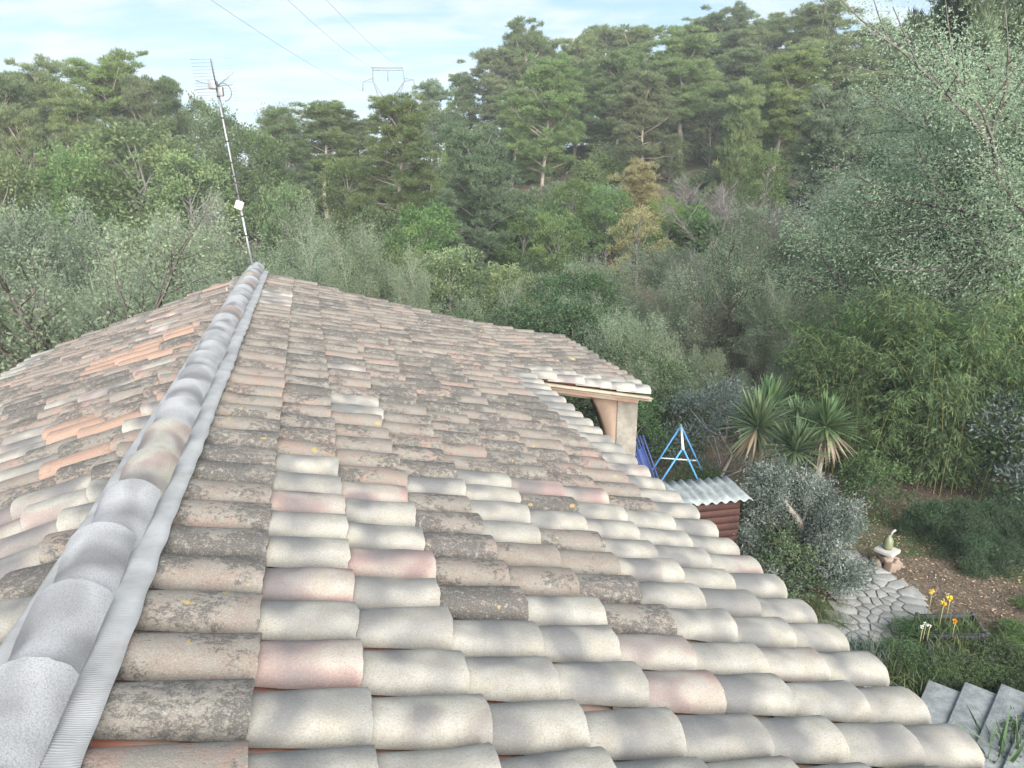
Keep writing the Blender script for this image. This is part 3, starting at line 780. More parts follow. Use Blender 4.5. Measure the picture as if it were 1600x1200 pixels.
B_OLIV = bark('olive_bark', (.13, .12, .105), (.22, .20, .175))

# ------------------------------------------------------------------ prototypes
c_oak = dict(trunk=2.6, rad=.17, kids=[5, 4, 4, 4], ratio=.70, ang=[.75, .7, .65], up=.05, wig=.13, lo=.4, max=4)
c_open = dict(trunk=3.2, rad=.13, kids=[5, 4, 4, 3], ratio=.66, ang=[.6, .6, .6], up=.09, wig=.11, lo=.35, max=4)
c_bare = dict(trunk=3.0, rad=.10, kids=[5, 4, 4, 4], ratio=.66, ang=[.45, .5, .5], up=.12, wig=.09, lo=.25, max=4)
c_mim = dict(leafy=3, trunk=4.0, rad=.24, kids=[6, 5, 5, 5], ratio=.70, ang=[.85, .7, .6], up=.03, wig=.12, lo=.35, max=4)
c_oliv = dict(trunk=.95, rad=.13, kids=[5, 4, 4, 3], ratio=.68, ang=[.95, .75, .7], up=.02, wig=.16, lo=.55, max=4)
PR = {}
for i in range(4): PR['pine%d' % i] = pine('pine%d' % i, 40 + i, 12, G_PINE, B_PINE, bare=(.36, .42, .30, .38)[i], rad=(2.7, 2.4, 3.0, 2.5)[i], lean=(.3, .9, .5, .2)[i], nlimb=(38, 34, 44, 36)[i])
PR['thinpine'] = pine('thinpine', 60, 12, G_PINE2, B_PINE, bare=.5, rad=1.3, nlimb=18, lean=.5, tuft=70)
PR['bluepine'] = pine('bluepine', 61, 10, G_PINE2, B_GREY, bare=.10, rad=3.2, nlimb=70, lean=.2, tuft=95)
PR['spire'] = pine('spire', 62, 8, G_LEAF, B_GREY, bare=.08, rad=1.5, nlimb=46, lean=.1, tuft=80, spire=1)
PR['ochrespire'] = pine('ochrespire', 63, 8, G_YEL, B_TWIG, bare=.05, rad=1.7, nlimb=46, lean=.1, tuft=70, spire=1)
dome = lambda H: (lambda h: 2.6 * max(.08, 1 - ((h - .5) / .55) ** 2) ** .5)
for i in range(3): PR['leafy%d' % i] = lobed('leafy%d' % i, 70 + i, 7.0, dome(7), 30, 1.0, .8, B_GREY, G_LEAF, 62, 7, .19, .10)
for i in range(2): PR['lime%d' % i] = lobed('lime%d' % i, 76 + i, 6.0, dome(6), 22, .9, .9, B_GREY, G_LIME if i else G_LEAF, 60, 6, .17, .085)
PR['yellow'] = lobed('yellow', 79, 6.0, dome(6), 24, .8, .9, B_TWIG, G_YEL, 45, 6, .16, .08)
for i in range(3): PR['sage%d' % i] = deciduous('sage%d' % i, 80 + i, c_open, B_GREY, G_SAGE, 15, .13, .07, .16)
for i in range(2): PR['sagen%d' % i] = deciduous('sagen%d' % i, 180 + i, c_open, B_GREY, G_SAGE, 42, .075, .04, .17)
for i in range(2): PR['oak%d' % i] = deciduous('oak%d' % i, 85 + i, c_oak, B_DARK, G_SAGE, 30, .055, .032, .10)
for i in range(2): PR['bare%d' % i] = deciduous('bare%d' % i, 88 + i, c_bare, B_TWIG, G_BLOS if i else None, 3, .10, .06, .08)
PR['dead'] = deciduous('dead', 92, dict(c_bare, kids=[5, 4, 3, 2], ang=[.7, .7, .7], wig=.2, max=3), B_PALE)
PR['blossom'] = deciduous('blossom', 93, c_open, B_GREY, G_BLOS, 9, .12, .07, .14)
PR['mimosa'] = deciduous('mimosa', 95, c_mim, B_DARK, G_MIMO, 125, .056, .023, .18, droop=.15, curl=.15)
PR['mimosa2'] = deciduous('mimosa2', 96, dict(c_mim, kids=[5, 5, 4, 4]), B_DARK, G_MIMO, 100, .085, .034, .22, droop=.15, curl=.15)
PR['olive'] = deciduous('olive', 97, c_oliv, B_OLIV, G_OLIV, 95, .058, .017, .07, droop=.05)
low = lambda h: 1.25 * max(.1, 1 - h ** 2.2) ** .5
for nm, mt, ll, lw in (('dkbush', G_DARK, .085, .045), ('blbush', G_BLUE, .075, .022), ('hbush', G_HERB, .09, .04), ('scrub', G_SAGE, .13, .065), ('scrubg', G_LEAF, .15, .075)):
    PR[nm] = lobed(nm, 100 + len(nm) + ord(nm[0]), 1.5, low, 16, .5, .85, B_GREY, mt, 70, 7, ll, lw, trunk_r=.05, z0=.1)

PR['dkbig'] = lobed('dkbig', 131, 3.0, lambda h: 1.5 * max(.1, 1 - h ** 2.2) ** .5, 26, .62, .9, B_GREY, G_DARK, 85, 7, .085, .042, trunk_r=.06, z0=.08)
PR['rosem'] = lobed('rosem', 133, .8, lambda h: .75 * max(.1, 1 - h ** 2) ** .5, 22, .22, 1.0, B_GREY, G_ROSE, 60, 9, .07, .014, trunk_r=.03, z0=.05)
def plant(key, name, x, y, H, wr=1.0, label='', cat='tree', group=None, rz=None, z=None):
    tm, cm, h0, r0 = PR[key]; s = H / h0
    z = float(tz(x, y)) if z is None else z
    t = thing(name, (x, y, z - .03), label, cat, group)
    t.scale = (s * wr, s * wr, s); t.rotation_euler = (0, 0, random.uniform(0, 6.28) if rz is None else rz)
    for nm, me in (('trunk', tm), ('crown', cm)):
        if me is None: continue
        o = bpy.data.objects.new(nm, me); COL.objects.link(o); o.parent = t
    return t
def from_px(key, name, px, ytop, d, wpx, label, cat='tree', group=None, rz=None, wmax=1.9):
    p = atd(px, ytop, d); z = float(tz(p[0], p[1])); H = max(p[2] - z, .8)
    s = H / PR[key][2]; wr = 1.0
    if wpx: wr = min(max((wpx / 1112 * d / 2) / (PR[key][3] * s), .45), wmax)
    return plant(key, name, p[0], p[1], H, wr, label, cat, group, rz)

# ------------------------------------------------------------------ woodland
for i, (px, yt, d, w) in enumerate([(720, 128, 88, 70), (762, 88, 86, 110), (828, 58, 88, 105), (905, 72, 90, 90), (945, 58, 92, 95), (1000, 52, 92, 120), (1128, 34, 92, 125), (1070, 66, 74, 150),
        (1205, 42, 92, 105), (1300, 14, 86, 150), (1355, 55, 88, 100), (1405, 52, 88, 120), (1450, 42, 92, 110), (1510, 0, 84, 130), (1575, -20, 84, 130), (970, 95, 72, 120), (900, 110, 76, 110),
        (1150, 90, 78, 110), (1340, 85, 72, 120), (1420, 100, 74, 130), (1260, 80, 76, 90), (1500, 70, 66, 130), (860, 85, 92, 100), (1090, 45, 94, 110), (1170, 60, 88, 110), (1250, 60, 90, 110), (1050, 110, 80, 110), (1190, 130, 72, 90), (1290, 110, 74, 110), (1380, 120, 70, 110), (930, 130, 74, 100), (1460, 120, 68, 120), (1010, 130, 64, 110), (800, 150, 72, 100),
        (60, 128, 66, 130), (160, 113, 68, 150), (0, 142, 60, 120), (258, 136, 70, 85), (210, 150, 64, 90), (110, 160, 60, 100), (20, 190, 52, 90), (500, 170, 64, 130), (445, 192, 62, 100), (560, 192, 66, 100), (-60, 120, 64, 140), (1660, 0, 80, 150)]):
    st_ = ('stand beyond the dark-limbed oak' if px < 300 else 'low stand next to the pylon' if px < 700 else 'stand above the mimosas' if px > 1380 else 'skyline row of the main stand' if d >= 80 else 'front rows of the main stand')
    from_px('pine%d' % (i % 4), 'pine_tree', px, yt, d, w, 'tall bare-trunked pine in the ' + st_, 'tree', 'pines: ' + st_)
from_px('pine2', 'pine_tree', 850, 118, 60, 140, 'broad pine in front of the pine stand, pale trunk with dead stubs', 'tree', rz=1.0)
from_px('pine1', 'pine_tree', 1222, 98, 64, 130, 'pine with a pale trunk leaning clear of its neighbours', 'tree', rz=.4)
from_px('pine0', 'pine_tree', 618, 172, 47, 150, 'dark umbrella pine with dead side branches, standing beside the pylon', 'tree', rz=2.2)
from_px('thinpine', 'pine_tree', 672, 132, 72, 60, 'thin sparse pine standing against the sky next to the pylon', 'tree')
from_px('bluepine', 'pine_tree', 745, 238, 40, 190, 'bushy blue-green pine with foliage down to the ground behind the roof', 'tree')
from_px('bluepine', 'pine_tree', 1312, 168, 56, 140, 'rounded bushy pine low in front of the hillside pines', 'tree')
from_px('spire', 'conifer', 1166, 145, 56, 60, 'narrow bright green conifer among the grey pines', 'tree')
from_px('ochrespire', 'conifer', 1002, 262, 46, 80, 'pointed yellowish conifer above the lime bushes', 'tree')
for i, (px, yt, d, w) in enumerate([(205, 205, 48, 200), (110, 245, 46, 110), (290, 250, 46, 130), (350, 190, 58, 120), (395, 215, 56, 110), (440, 300, 40, 120), (310, 165, 74, 90), (700, 180, 66, 90), (720, 220, 58, 80),
        (660, 330, 34, 120), (630, 400, 30, 100), (820, 330, 40, 110), (900, 285, 46, 100), (950, 300, 44, 90), (870, 340, 38, 100), (60, 270, 48, 110), (540, 260, 50, 100), (1200, 240, 52, 70), (1420, 250, 46, 100), (1380, 180, 58, 110), (-20, 250, 46, 140), (580, 330, 36, 110), (700, 400, 28, 140), (790, 420, 27, 110)]):
    st_ = ('below the pines beyond the dark-limbed oak' if px < 330 else 'between the antenna and the umbrella pine' if px < 640 else 'around the bushy blue-green pine' if px < 1000 else 'between the narrow conifer and the mimosas')
    from_px('leafy%d' % (i % 3), 'leafy_tree', px, yt, d, w, 'dense leafy green tree ' + st_, 'tree', 'leafy trees ' + st_)
from_px('lime1', 'leafy_tree', 1046, 318, 44, 75, 'small lime green tree beside the yellowish conifer', 'tree')
from_px('yellow', 'leafy_tree', 1000, 330, 40, 110, 'small ochre-leaved tree below the pointed yellowish conifer', 'tree')
from_px('lime0', 'leafy_tree', 445, 300, 38, 80, 'small fresh green tree to the right of the antenna box', 'tree')
for i, (px, yt, d, w) in enumerate([(430, 158, 72, 90), (350, 330, 30, 180), (480, 300, 36, 130), (250, 320, 28, 200), (430, 345, 24, 170), (560, 345, 26, 150), (520, 380, 22, 170), (340, 400, 20, 190), (150, 300, 32, 150), (30, 300, 30, 160), (620, 380, 24, 120),
        (1180, 300, 34, 150), (1240, 340, 30, 140), (960, 395, 26, 170), (1050, 420, 24, 180), (1010, 480, 20, 170), (1110, 520, 20, 160), (1200, 440, 23, 180), (1290, 420, 22, 150), (920, 450, 24, 120), (740, 440, 25, 160), (840, 470, 24, 130), (1100, 430, 27, 150), (1250, 520, 20.5, 150), (1330, 330, 32, 140), (955, 520, 22, 120), (1040, 535, 21, 120), (1080, 470, 25, 140), (1145, 480, 24, 130), (1185, 505, 22, 130), (1230, 465, 25, 140), (1300, 490, 21.5, 120), (985, 445, 28, 130), (1060, 375, 33, 130), (930, 400, 31, 110), (1130, 400, 30, 140), (1170, 560, 19.5, 140), (230, 420, 19, 200), (90, 380, 24, 200), (1000, 560, 18.5, 120)]):
    st_ = ('next to the dark-limbed oak' if px < 300 else 'behind the foot of the antenna' if px < 640 else 'behind the porch roof' if px < 1000 else 'around the open oak with the dark trunk')
    from_px('sage%d' % (i % 3) if d > 27 else 'sagen%d' % (i % 2), 'leafy_tree', px, yt, d, w, 'grey-green tree with thin open foliage ' + st_, 'tree', 'thin-leaved trees ' + st_)
from_px('oak0', 'oak_tree', -10, 325, 12.8, 560, 'dark-limbed oak with small grey-green leaves beside the left eave', 'tree', rz=.6)
from_px('oak1', 'oak_tree', 1120, 345, 25, 260, 'open oak with a dark upright trunk above the swing frame', 'tree', rz=2.0)
BR = ('bare twiggy tree with mauve-grey branches on the hillside', 'tree', 'bare twiggy trees')
for i, (px, yt, d, w) in enumerate([(1090, 265, 50, 110), (1150, 280, 48, 100), (1030, 300, 48, 70), (1120, 310, 42, 120), (1200, 300, 40, 120), (1280, 330, 34, 140), (1090, 380, 30, 150), (1240, 400, 27, 160), (100, 190, 60, 100), (450, 170, 70, 70), (30, 210, 52, 90)]):
    from_px('bare0', 'bare_tree', px, yt, d, w, *BR)
from_px('dead', 'dead_tree', 878, 395, 27, 120, 'small dead whitish tree in front of dark undergrowth behind the roof', 'tree', rz=1.1)
from_px('blossom', 'budding_tree', 1300, 268, 42, 130, 'whitish budding tree below the rounded bushy pine', 'tree')
from_px('blossom', 'budding_tree', 300, 290, 40, 120, 'whitish budding tree on the slope to the left of the antenna', 'tree')
r2 = np.random.default_rng(5)
for i in range(190):
    y = r2.uniform(30, 92); x = r2.uniform(-.78, .78) * y; k = ('scrub', 'scrubg', 'dkbush', 'scrubg', 'scrub')[i % 5]
    H = r2.uniform(1.2, 2.8)
    lab = {'scrub': 'grey-green scrub bush under the hillside trees', 'scrubg': 'green scrub bush under the hillside trees', 'dkbush': 'dark evergreen bush under the hillside trees'}[k]
    plant(k, 'scrub_bush', x, y, H, r2.uniform(.9, 1.4), lab, 'bush', 'undergrowth bushes: ' + k.replace('dkbush', 'dark').replace('scrubg', 'green').replace('scrub', 'grey'))
for i in range(30):
    y = r2.uniform(66, 96); x = y * r2.uniform(-.05, .62)
    plant(('leafy%d' % (i % 3)), 'leafy_tree', x, y, r2.uniform(3.5, 5.5), 1.2, 'low leafy tree filling the gaps between the hillside pines', 'tree', 'low trees between the pines')
for (px, py, d, h) in ((880, 560, 21, 3.2), (960, 600, 19.5, 2.4), (1030, 640, 19, 2.2), (820, 540, 22, 3.0), (900, 500, 25, 3.6), (700, 500, 20, 3.2), (1060, 690, 18, 1.6), (985, 660, 17, 1.8)):
    p = atd(px, py, d); plant('dkbig', 'dark_bush', p[0], p[1], h, 1.1, 'dark evergreen bush between the porch and the open oak', 'bush', 'dark bushes behind the porch')

# big mimosa and neighbours on the right
plant('mimosa', 'mimosa_tree', 15.2, 18.8, 13.5, 1.12, 'large blue-green feathery mimosa overhanging the bamboo', 'tree', rz=.3)
plant('mimosa2', 'mimosa_tree', 12.4, 23.5, 9.2, 1.1, 'smaller feathery mimosa behind the bamboo', 'tree', rz=2.4)
plant('mimosa2', 'mimosa_tree', 17.8, 23.5, 13.8, 1.15, 'tall feathery mimosa up the bank behind the large one', 'tree', rz=4.4)
plant('bluepine', 'pine_tree', 17.8, 30, 13.5, .8, 'dark pine on the bank above the mimosas', 'tree')
# ------------------------------------------------------------------ bamboo
def bamboo_proto(seed, nc=13, H=5.2):
    r = np.random.default_rng(seed); mb = MB(); Ps, Ds, Sv = [], [], []
    for i in range(nc):
        a = r.uniform(0, 6.28); b = r.uniform(0, .75); h = H * r.uniform(.6, 1.05); o = r.uniform(.5, 1.7)
        base = np.array([b * math.cos(a), b * math.sin(a), -.05]); a2 = a + r.normal(0, .5)
        t = np.linspace(0, 1, 10); P = base + np.stack([o * t ** 2.4 * math.cos(a2), o * t ** 2.4 * math.sin(a2), h * (t - .12 * t ** 4)], 1)
        mb.tube(P, np.linspace(.013, .004, 10), 5, cap=False)
        cul = r.uniform()
        for k in range(26):
            u = .10 + .9 * (k + r.uniform()) / 26; f = u * 9; j = min(int(f), 8); q = P[j] + (P[j + 1] - P[j]) * (f - j)
            for _ in range(3):
                aa = r.uniform(0, 6.28); ln = r.uniform(.2, .65); d = np.array([math.cos(aa), math.sin(aa), r.uniform(-.1, .6)])
                e = q + d * ln; n = 13; tt = r.uniform(.35, 1.05, n)[:, None]; sv = cul * .55 + .45 * r.uniform()
                Ps.append(q + d * ln * tt - np.array([0, 0, .12]) * tt ** 2 + r.normal(0, .035, (n, 3)))
                Ds.append(unit(np.tile(d * .5, (n, 1)) + r.normal(0, .38, (n, 3)) - np.array([0, 0, .45]))); Sv.append(np.full(n, sv))
    P = np.concatenate(Ps); D = np.concatenate(Ds); sv = np.concatenate(Sv)
    return (mb.mesh('bamboo_culms', B_BAMB, True), crown_mesh('bamboo_foliage', P, D, .15 * r.uniform(.6, 1.2, len(P)), .024, sv, G_BAMB, r, .1), H, 1.9)
B_BAMB = plain('bamboo_culm', (.16, .17, .06), (.22, .21, .09), 10, .5, 0)
PR['bamboo'] = bamboo_proto(1); PR['bamboo2'] = bamboo_proto(2, 15, 5.0)
for i, (px, py, h) in enumerate([(1300, 735, 4.0), (1370, 745, 4.9), (1440, 757, 5.4), (1500, 760, 5.2), (1400, 728, 5.6), (1550, 745, 4.6), (1265, 712, 3.6), (1470, 735, 5.8), (1330, 715, 4.9)]):
    p = gp(px, py); t = plant('bamboo' if i % 2 else 'bamboo2', 'bamboo_clump', p[0], p[1], h, 1.05, 'bamboo clump with drooping leaves in the thicket behind the yuccas', 'bamboo', 'bamboo thicket')
    for c in t.children: c.name = {'trunk': 'culms', 'crown': 'foliage'}[c.name.split('.')[0]]

# ------------------------------------------------------------------ yuccas
def yucca(px, py, ztop, dist, rad, label, trunk=True, dry=True, seed=0):
    r = np.random.default_rng(seed); c = atd(px, py, dist); g = float(tz(c[0], c[1])); base = np.array([c[0] + r.normal(0, .08), c[1], g - .05])
    t = thing('yucca_plant', (base[0], base[1], g), label, 'yucca', 'yuccas by the shed')
    m_ = MB(); m_.tube([base, (base + c) / 2 + r.normal(0, .04, 3), c], [.085, .07, .06], 8); m_.build('trunk', B_OLIV, t, True)
    def head(n, elo, ehi, mat, nm, lo, hi, w):
        el = r.uniform(elo, ehi, n); a = r.uniform(0, 6.28, n); D = np.stack([np.cos(el) * np.cos(a), np.cos(el) * np.sin(a), np.sin(el)], 1)
        l = r.uniform(lo, hi, n) * rad; P = c + D * .05; l = l * 1.12; side = unit(np.cross(D, np.tile([0, 0, 1.], (n, 1)) + r.normal(0, .1, (n, 3)))) * w
        V = []; ts_ = (0, .35, .7, 1.0); ws = (.7, 1., .75, .05)
        for k, (u, ww) in enumerate(zip(ts_, ws)):
            q = P + D * (l * u)[:, None] - np.array([0, 0, 1]) * (.16 * l * u ** 2 * np.cos(el))[:, None]
            V += [q - side * ww * .5, q + side * ww * .5]
        V = np.stack(V, 1).reshape(-1, 3); b = np.arange(n)[:, None] * 8
        Fq = np.concatenate([b + np.array([[2 * k, 2 * k + 1, 2 * k + 3, 2 * k + 2]]) for k in range(3)])
        sv = r.uniform(size=n)
        obj(nm, npmesh(nm, V, [Fq], mat, {'lv': ('FLOAT', np.repeat(sv, 8)), 'sv': ('FLOAT', np.repeat(r.uniform(size=n), 8))}), t)
    head(150, -.25, 1.5, G_YUC, 'leaf_rosette', .75, 1.05, .055)
    if dry: head(100, -1.45, -.35, G_DRY, 'dry_leaf_skirt', .6, 1.0, .042)
yucca(1184, 668, 0, 14.2, .78, 'yucca with a thick skirt of dry leaves, next to the swing frame', seed=1)
yucca(1200, 640, 0, 15.6, .70, 'yucca half hidden behind the one with the thick dry skirt', dry=False, seed=5)
yucca(1246, 668, 0, 14.9, .62, 'green yucca between the two taller dry-skirted ones', dry=False, seed=2)
yucca(1243, 705, 0, 13.6, .66, 'low green yucca above the olive crown', dry=False, seed=3)
yucca(1291, 668, 0, 14.2, .66, 'yucca with a bare slender trunk beside the bamboo', seed=4)

# ------------------------------------------------------------------ olive tree
p = gp(1255, 890); plant('olive', 'olive_tree', p[0], p[1], 2.2, 1.0, 'pruned silvery olive tree beside the stone path', 'olive tree', rz=.8)

# ------------------------------------------------------------------ shed
SZ = 1.62
q0 = gp(1166, 777, SZ); q0[2] = 0; ux = nrm(gp(1040, 789, SZ) - gp(1163, 777, SZ)); ux[2] = 0; ux = nrm(ux); uy = np.array([ux[1], -ux[0], 0]); uy = uy if uy[1] > 0 else -uy
shed = thing('garden_shed', q0 + ux * .9 + uy * .5, 'low red-brown plank shed with a corrugated grey roof', 'shed')
SW, SD = 1.6, .66
nb = 11; bh = (SZ - .12) / nb
for i in range(nb):
    z = .02 + bh * (i + .5)
    for (a_, b_) in ((q0 + ux * .06 + uy * .08, q0 + ux * (SW - .06) + uy * .08), (q0 + ux * .08 + uy * .10, q0 + ux * .08 + uy * (SD - .04))):
        m_ = MB(); off_ = np.array([0, 0, z]); m_.bar(a_ + off_, b_ + off_, .022, bh - .012); m_.build('plank', M_REDWOOD, shed)
m_ = MB(); c_ = q0 + ux * SW / 2 + uy * SD * .52; m_.box((c_[0], c_[1], SZ / 2 - .06), (SW - .24, SD - .2, SZ - .16), (ux, uy, (0, 0, 1))); m_.build('inner_frame', M_PLANK, shed)
def sheet(x0, x1, dz, nm):
    xs = np.linspace(x0, x1, int((x1 - x0) / .177 * 10) + 1); ys = np.linspace(-.10, SD + .10, 5); V = []
    for y in ys:
        for x in xs: v = q0 + ux * x + uy * y; V.append((v[0], v[1], SZ + .05 * (y / SD) + dz + .026 * math.cos(x / .177 * 2 * math.pi)))
    n = len(xs); i = np.arange((len(ys) - 1) * n).reshape(-1, n)[:, :-1].ravel()
    o = obj(nm, npmesh(nm, V, [np.stack([i, i + 1, i + n + 1, i + n], 1)], M_FIBRO, smoothf=True), shed); s_ = o.modifiers.new('thick', 'SOLIDIFY'); s_.thickness = .008
sheet(-.09, .96, 0, 'roof_sheet'); sheet(.87, SW + .1, .012, 'roof_sheet')

# ------------------------------------------------------------------ swing frame
A1 = gp(1064, 665, 1.9); A2 = gp(1067, 700, 1.9)
sw = thing('swing_frame', (A1 + A2) / 2 * np.array([1, 1, 0]), 'blue A-frame swing stand with a white top bar behind the shed', 'swing')
dv = nrm((A2 - A1) * np.array([1, 1, 0])); sd_ = np.array([-dv[1], dv[0], 0])
m_ = MB(); m_.tube([A1 - dv * .05, A2 + dv * .05], .025, 8); m_.build('top_bar', M_WHITE, sw, True)
for A_ in (A1, A2):
    for s_ in (-1, 1):
        f_ = A_ + sd_ * s_ * .98; f_ = np.array([f_[0], f_[1], float(tz(f_[0], f_[1])) - .03]); m_ = MB(); m_.tube([A_, f_], .018, 8); m_.build('leg', M_BLUE, sw, True)
m_ = MB(); m_.tube([A1 + sd_ * .40 + np.array([0, 0, -.78]), A1 - sd_ * .40 + np.array([0, 0, -.78])], .016, 6); m_.build('crossbar', M_WHITE, sw, True)

# ------------------------------------------------------------------ folded blue chairs on the terrace edge
for i, (px, dx) in enumerate(((1000, 0), (1010, .10))):
    c = atd(px, 733, 9.35 + .05 * i); zb = c[2] - .42
    t = thing('folded_chair', (c[0], c[1], zb), ('folded dark blue garden chair leaning by the porch pillar', 'folded blue garden chair leaning on the other, nearer the shed')[i], 'chair', 'folded chairs by the porch')
    ax = nrm([.34, -.1, -.9]); sx_ = nrm([.5, .85, 0]); nn = np.cross(ax, sx_)
    m_ = MB(); m_.box(c, (.62, .26, .02), (ax, sx_, nn)); m_.build('canvas', M_NAVY, t)
    for s_ in (-1, 1):
        for o_ in (0, .05):
            m_ = MB(); m_.tube([c - ax * .46 + sx_ * s_ * .15 + nn * o_, c + ax * .46 + sx_ * s_ * .15 + nn * o_], .012, 6); m_.build('frame_tube', M_NAVY, t, True)

# ------------------------------------------------------------------ flagstone path
PATH_L = [(1275, 872), (1292, 890), (1312, 915), (1328, 940), (1330, 962), (1312, 985), (1270, 1005), (1230, 1030)]
PATH_R = [(1318, 868), (1345, 880), (1385, 905), (1412, 930), (1420, 955), (1405, 985), (1372, 1018), (1330, 1060)]
PL_ = np.array([gp(*q) for q in PATH_L]); PRt = np.array([gp(*q) for q in PATH_R])
m_ = MB(); V = []
for a_, b_ in zip(PL_, PRt):
    for u in (0, .33, .66, 1): v = a_ + (b_ - a_) * u; V.append((v[0], v[1], float(tz(v[0], v[1])) + .012))
m_.add(V, [(i * 4 + j, i * 4 + j + 1, i * 4 + j + 5, i * 4 + j + 4) for i in range(len(PL_) - 1) for j in range(3)])
path = m_.build('path', M_MORTAR); tag(path, kind='structure')
outline = [tuple(p[:2]) for p in PL_] + [tuple(p[:2]) for p in PRt[::-1]]
r3 = np.random.default_rng(9); pts = []
mn = np.min(outline, 0); mx = np.max(outline, 0)
while len(pts) < 170:
    c = r3.uniform(mn, mx)
    for _ in range(60):
        if inpoly(c[0], c[1], outline) and all((c[0] - q[0]) ** 2 + (c[1] - q[1]) ** 2 > .125 ** 2 for q in pts): break
        c = r3.uniform(mn, mx)
    else: break
    pts.append(c)
def clip(poly, p, nrm_):
    out = []
    for i in range(len(poly)):
        a, b = poly[i], poly[(i + 1) % len(poly)]; da = (a - p) @ nrm_; db = (b - p) @ nrm_
        if da <= 0: out.append(a)
        if da * db < 0: out.append(a + (b - a) * da / (da - db))
    return out
for c in pts:
    poly = [c + np.array(v) for v in ((-.33, -.33), (.33, -.33), (.33, .33), (-.33, .33))]
    for q in pts:
        if q is c or np.hypot(*(q - c)) > .7: continue
        d = q - c; ln = np.hypot(*d); poly = clip(poly, c + d * .5 - d / ln * .010, d / ln)
        if len(poly) < 3: break
    if len(poly) < 3: continue
    cen = np.mean(poly, 0); poly = [cen + (v - cen) * r3.uniform(.90, .99) for v in poly]
    h = r3.uniform(.012, .028); zb = float(tz(c[0], c[1])) + .005
    mb = MB(); mb.prism([(v[0], v[1], zb) for v in poly], (0, 0, h + .01)); mb.build('paving_stone', M_FLAG, path, bevel=.006)

# ------------------------------------------------------------------ steps
st = thing('garden_steps', gp(1500, 1130, .5) * np.array([1, 1, 0]), 'grey concrete steps climbing past the herb bed', 'steps')
for i in range(5):
    x = 1462 + 58 * i; zt = .25 + .05 * i
    c = gp(x, 1112 + 3 * i, zt); far = gp(x + 18, 1085 + 2 * i, zt); fd = nrm(gp(x + 14, 1082, zt) - gp(x - 12, 1150, zt)); fd[2] = 0; fd = nrm(fd); sx_ = np.array([fd[1], -fd[0], 0])
    mb = MB(); c = c - fd * .5; mb.box((c[0], c[1], zt / 2 - .02), (.42, 2.3, zt + .04), (sx_, fd, (0, 0, 1))); mb.build('step', M_SLAB, st, bevel=.012)

# ------------------------------------------------------------------ raised beds
def bed(corners, label, h=.32):
    P = [gp(*q, h) * np.array([1, 1, 0]) for q in corners]; c = sum(P) / 4
    t = thing('raised_bed', c, label, 'raised bed')
    for i in range(4):
        a_, b_ = P[i], P[(i + 1) % 4]
        for k in range(2):
            m_ = MB(); z = np.array([0, 0, .075 + .15 * k]); m_.bar(a_ + z, b_ + z, .035, .143); m_.build('plank', M_PLANK, t)
        m_ = MB(); m_.box(a_ + np.array([0, 0, .15]), (.05, .05, .34)); m_.build('post', M_PLANK, t)
    m_ = MB(); m_.prism([q + np.array([0, 0, .0]) for q in P], (0, 0, .23)); m_.build('soil', M_SOIL, t); return P
bedA = bed([(1434, 958), (1438, 985), (1542, 988), (1520, 958)], 'dark plank raised bed holding the yellow flowers')
bedB = bed([(1446, 988), (1458, 1028), (1550, 1028), (1534, 992)], 'dark plank raised bed overgrown with strappy leaves')

# ------------------------------------------------------------------ pedestal: rock pile, stone tray, jar
pp = gp(1382, 885)
rk = thing('rock_pile', pp, 'pile of brown rubble under the pale stone tray', 'rocks')
for i in range(9):
    a = i * 2.4; rr_ = .17 if i < 6 else .06; m_ = MB(); c = pp + np.array([rr_ * math.cos(a), rr_ * math.sin(a), .09 if i < 6 else .2]); s_ = r3.uniform(.12, .2, 3)
    A_ = np.linalg.qr(r3.normal(size=(3, 3)))[0]; m_.box(c, s_, A_); m_.build('rock', M_ROCK, rk, bevel=.025)
m_ = MB(); m_.box(pp + np.array([0, 0, .335]), (.34, .34, .07), ((.8, .6, 0), (-.6, .8, 0), (0, 0, 1))); tag(m_.build('stone_tray', M_PALESTONE, bevel=.01), 'square pale stone tray on top of the rock pile', 'tray')
jt = thing('jar', pp + np.array([0, 0, .37]), 'pale green jar with a white spout standing on the stone tray', 'jar')
prf = [(.07, 0), (.085, .05), (.085, .16), (.065, .22), (.035, .26), (.04, .28)]
m_ = MB(); m_.tube([pp + np.array([0, 0, .372 + z]) for r_, z in prf], [r_ for r_, z in prf], 14); m_.build('body', M_JAR, jt, True)
m_ = MB(); m_.tube([pp + np.array([.02, 0, .64]), pp + np.array([.05, 0, .72]), pp + np.array([.10, 0, .76])], [.022, .018, .02], 8); m_.build('spout', M_PALESTONE, jt, True)

# ------------------------------------------------------------------ garden plants
def tuft(name, seed, n, l, w, mat, spread=.15, lean=.9, flower=None):
    r = np.random.default_rng(seed); P = np.concatenate([r.normal(0, spread, (n, 2)), np.zeros((n, 1))], 1)
    D = unit(np.concatenate([r.normal(0, .5, (n, 2)), np.full((n, 1), lean)], 1))
    l = l * r.uniform(.5, 1.2, n); side = unit(np.cross(D, r.normal(size=(n, 3)))) * w; V = []
    for u, ww in ((0, .8), (.5, 1.), (1., .1)):
        q = P + D * (l * u)[:, None]; q[:, 2] -= .25 * l * u ** 2 * np.hypot(D[:, 0], D[:, 1]) * 2
        V += [q - side * ww * .5, q + side * ww * .5]
    V = np.stack(V, 1).reshape(-1, 3); b = np.arange(n)[:, None] * 6
    Fq = np.concatenate([b + np.array([[0, 1, 3, 2]]), b + np.array([[2, 3, 5, 4]])])
    return npmesh(name, V, [Fq], mat, {'lv': ('FLOAT', np.repeat(r.uniform(size=n), 6)), 'sv': ('FLOAT', np.repeat(r.uniform(size=n), 6))})
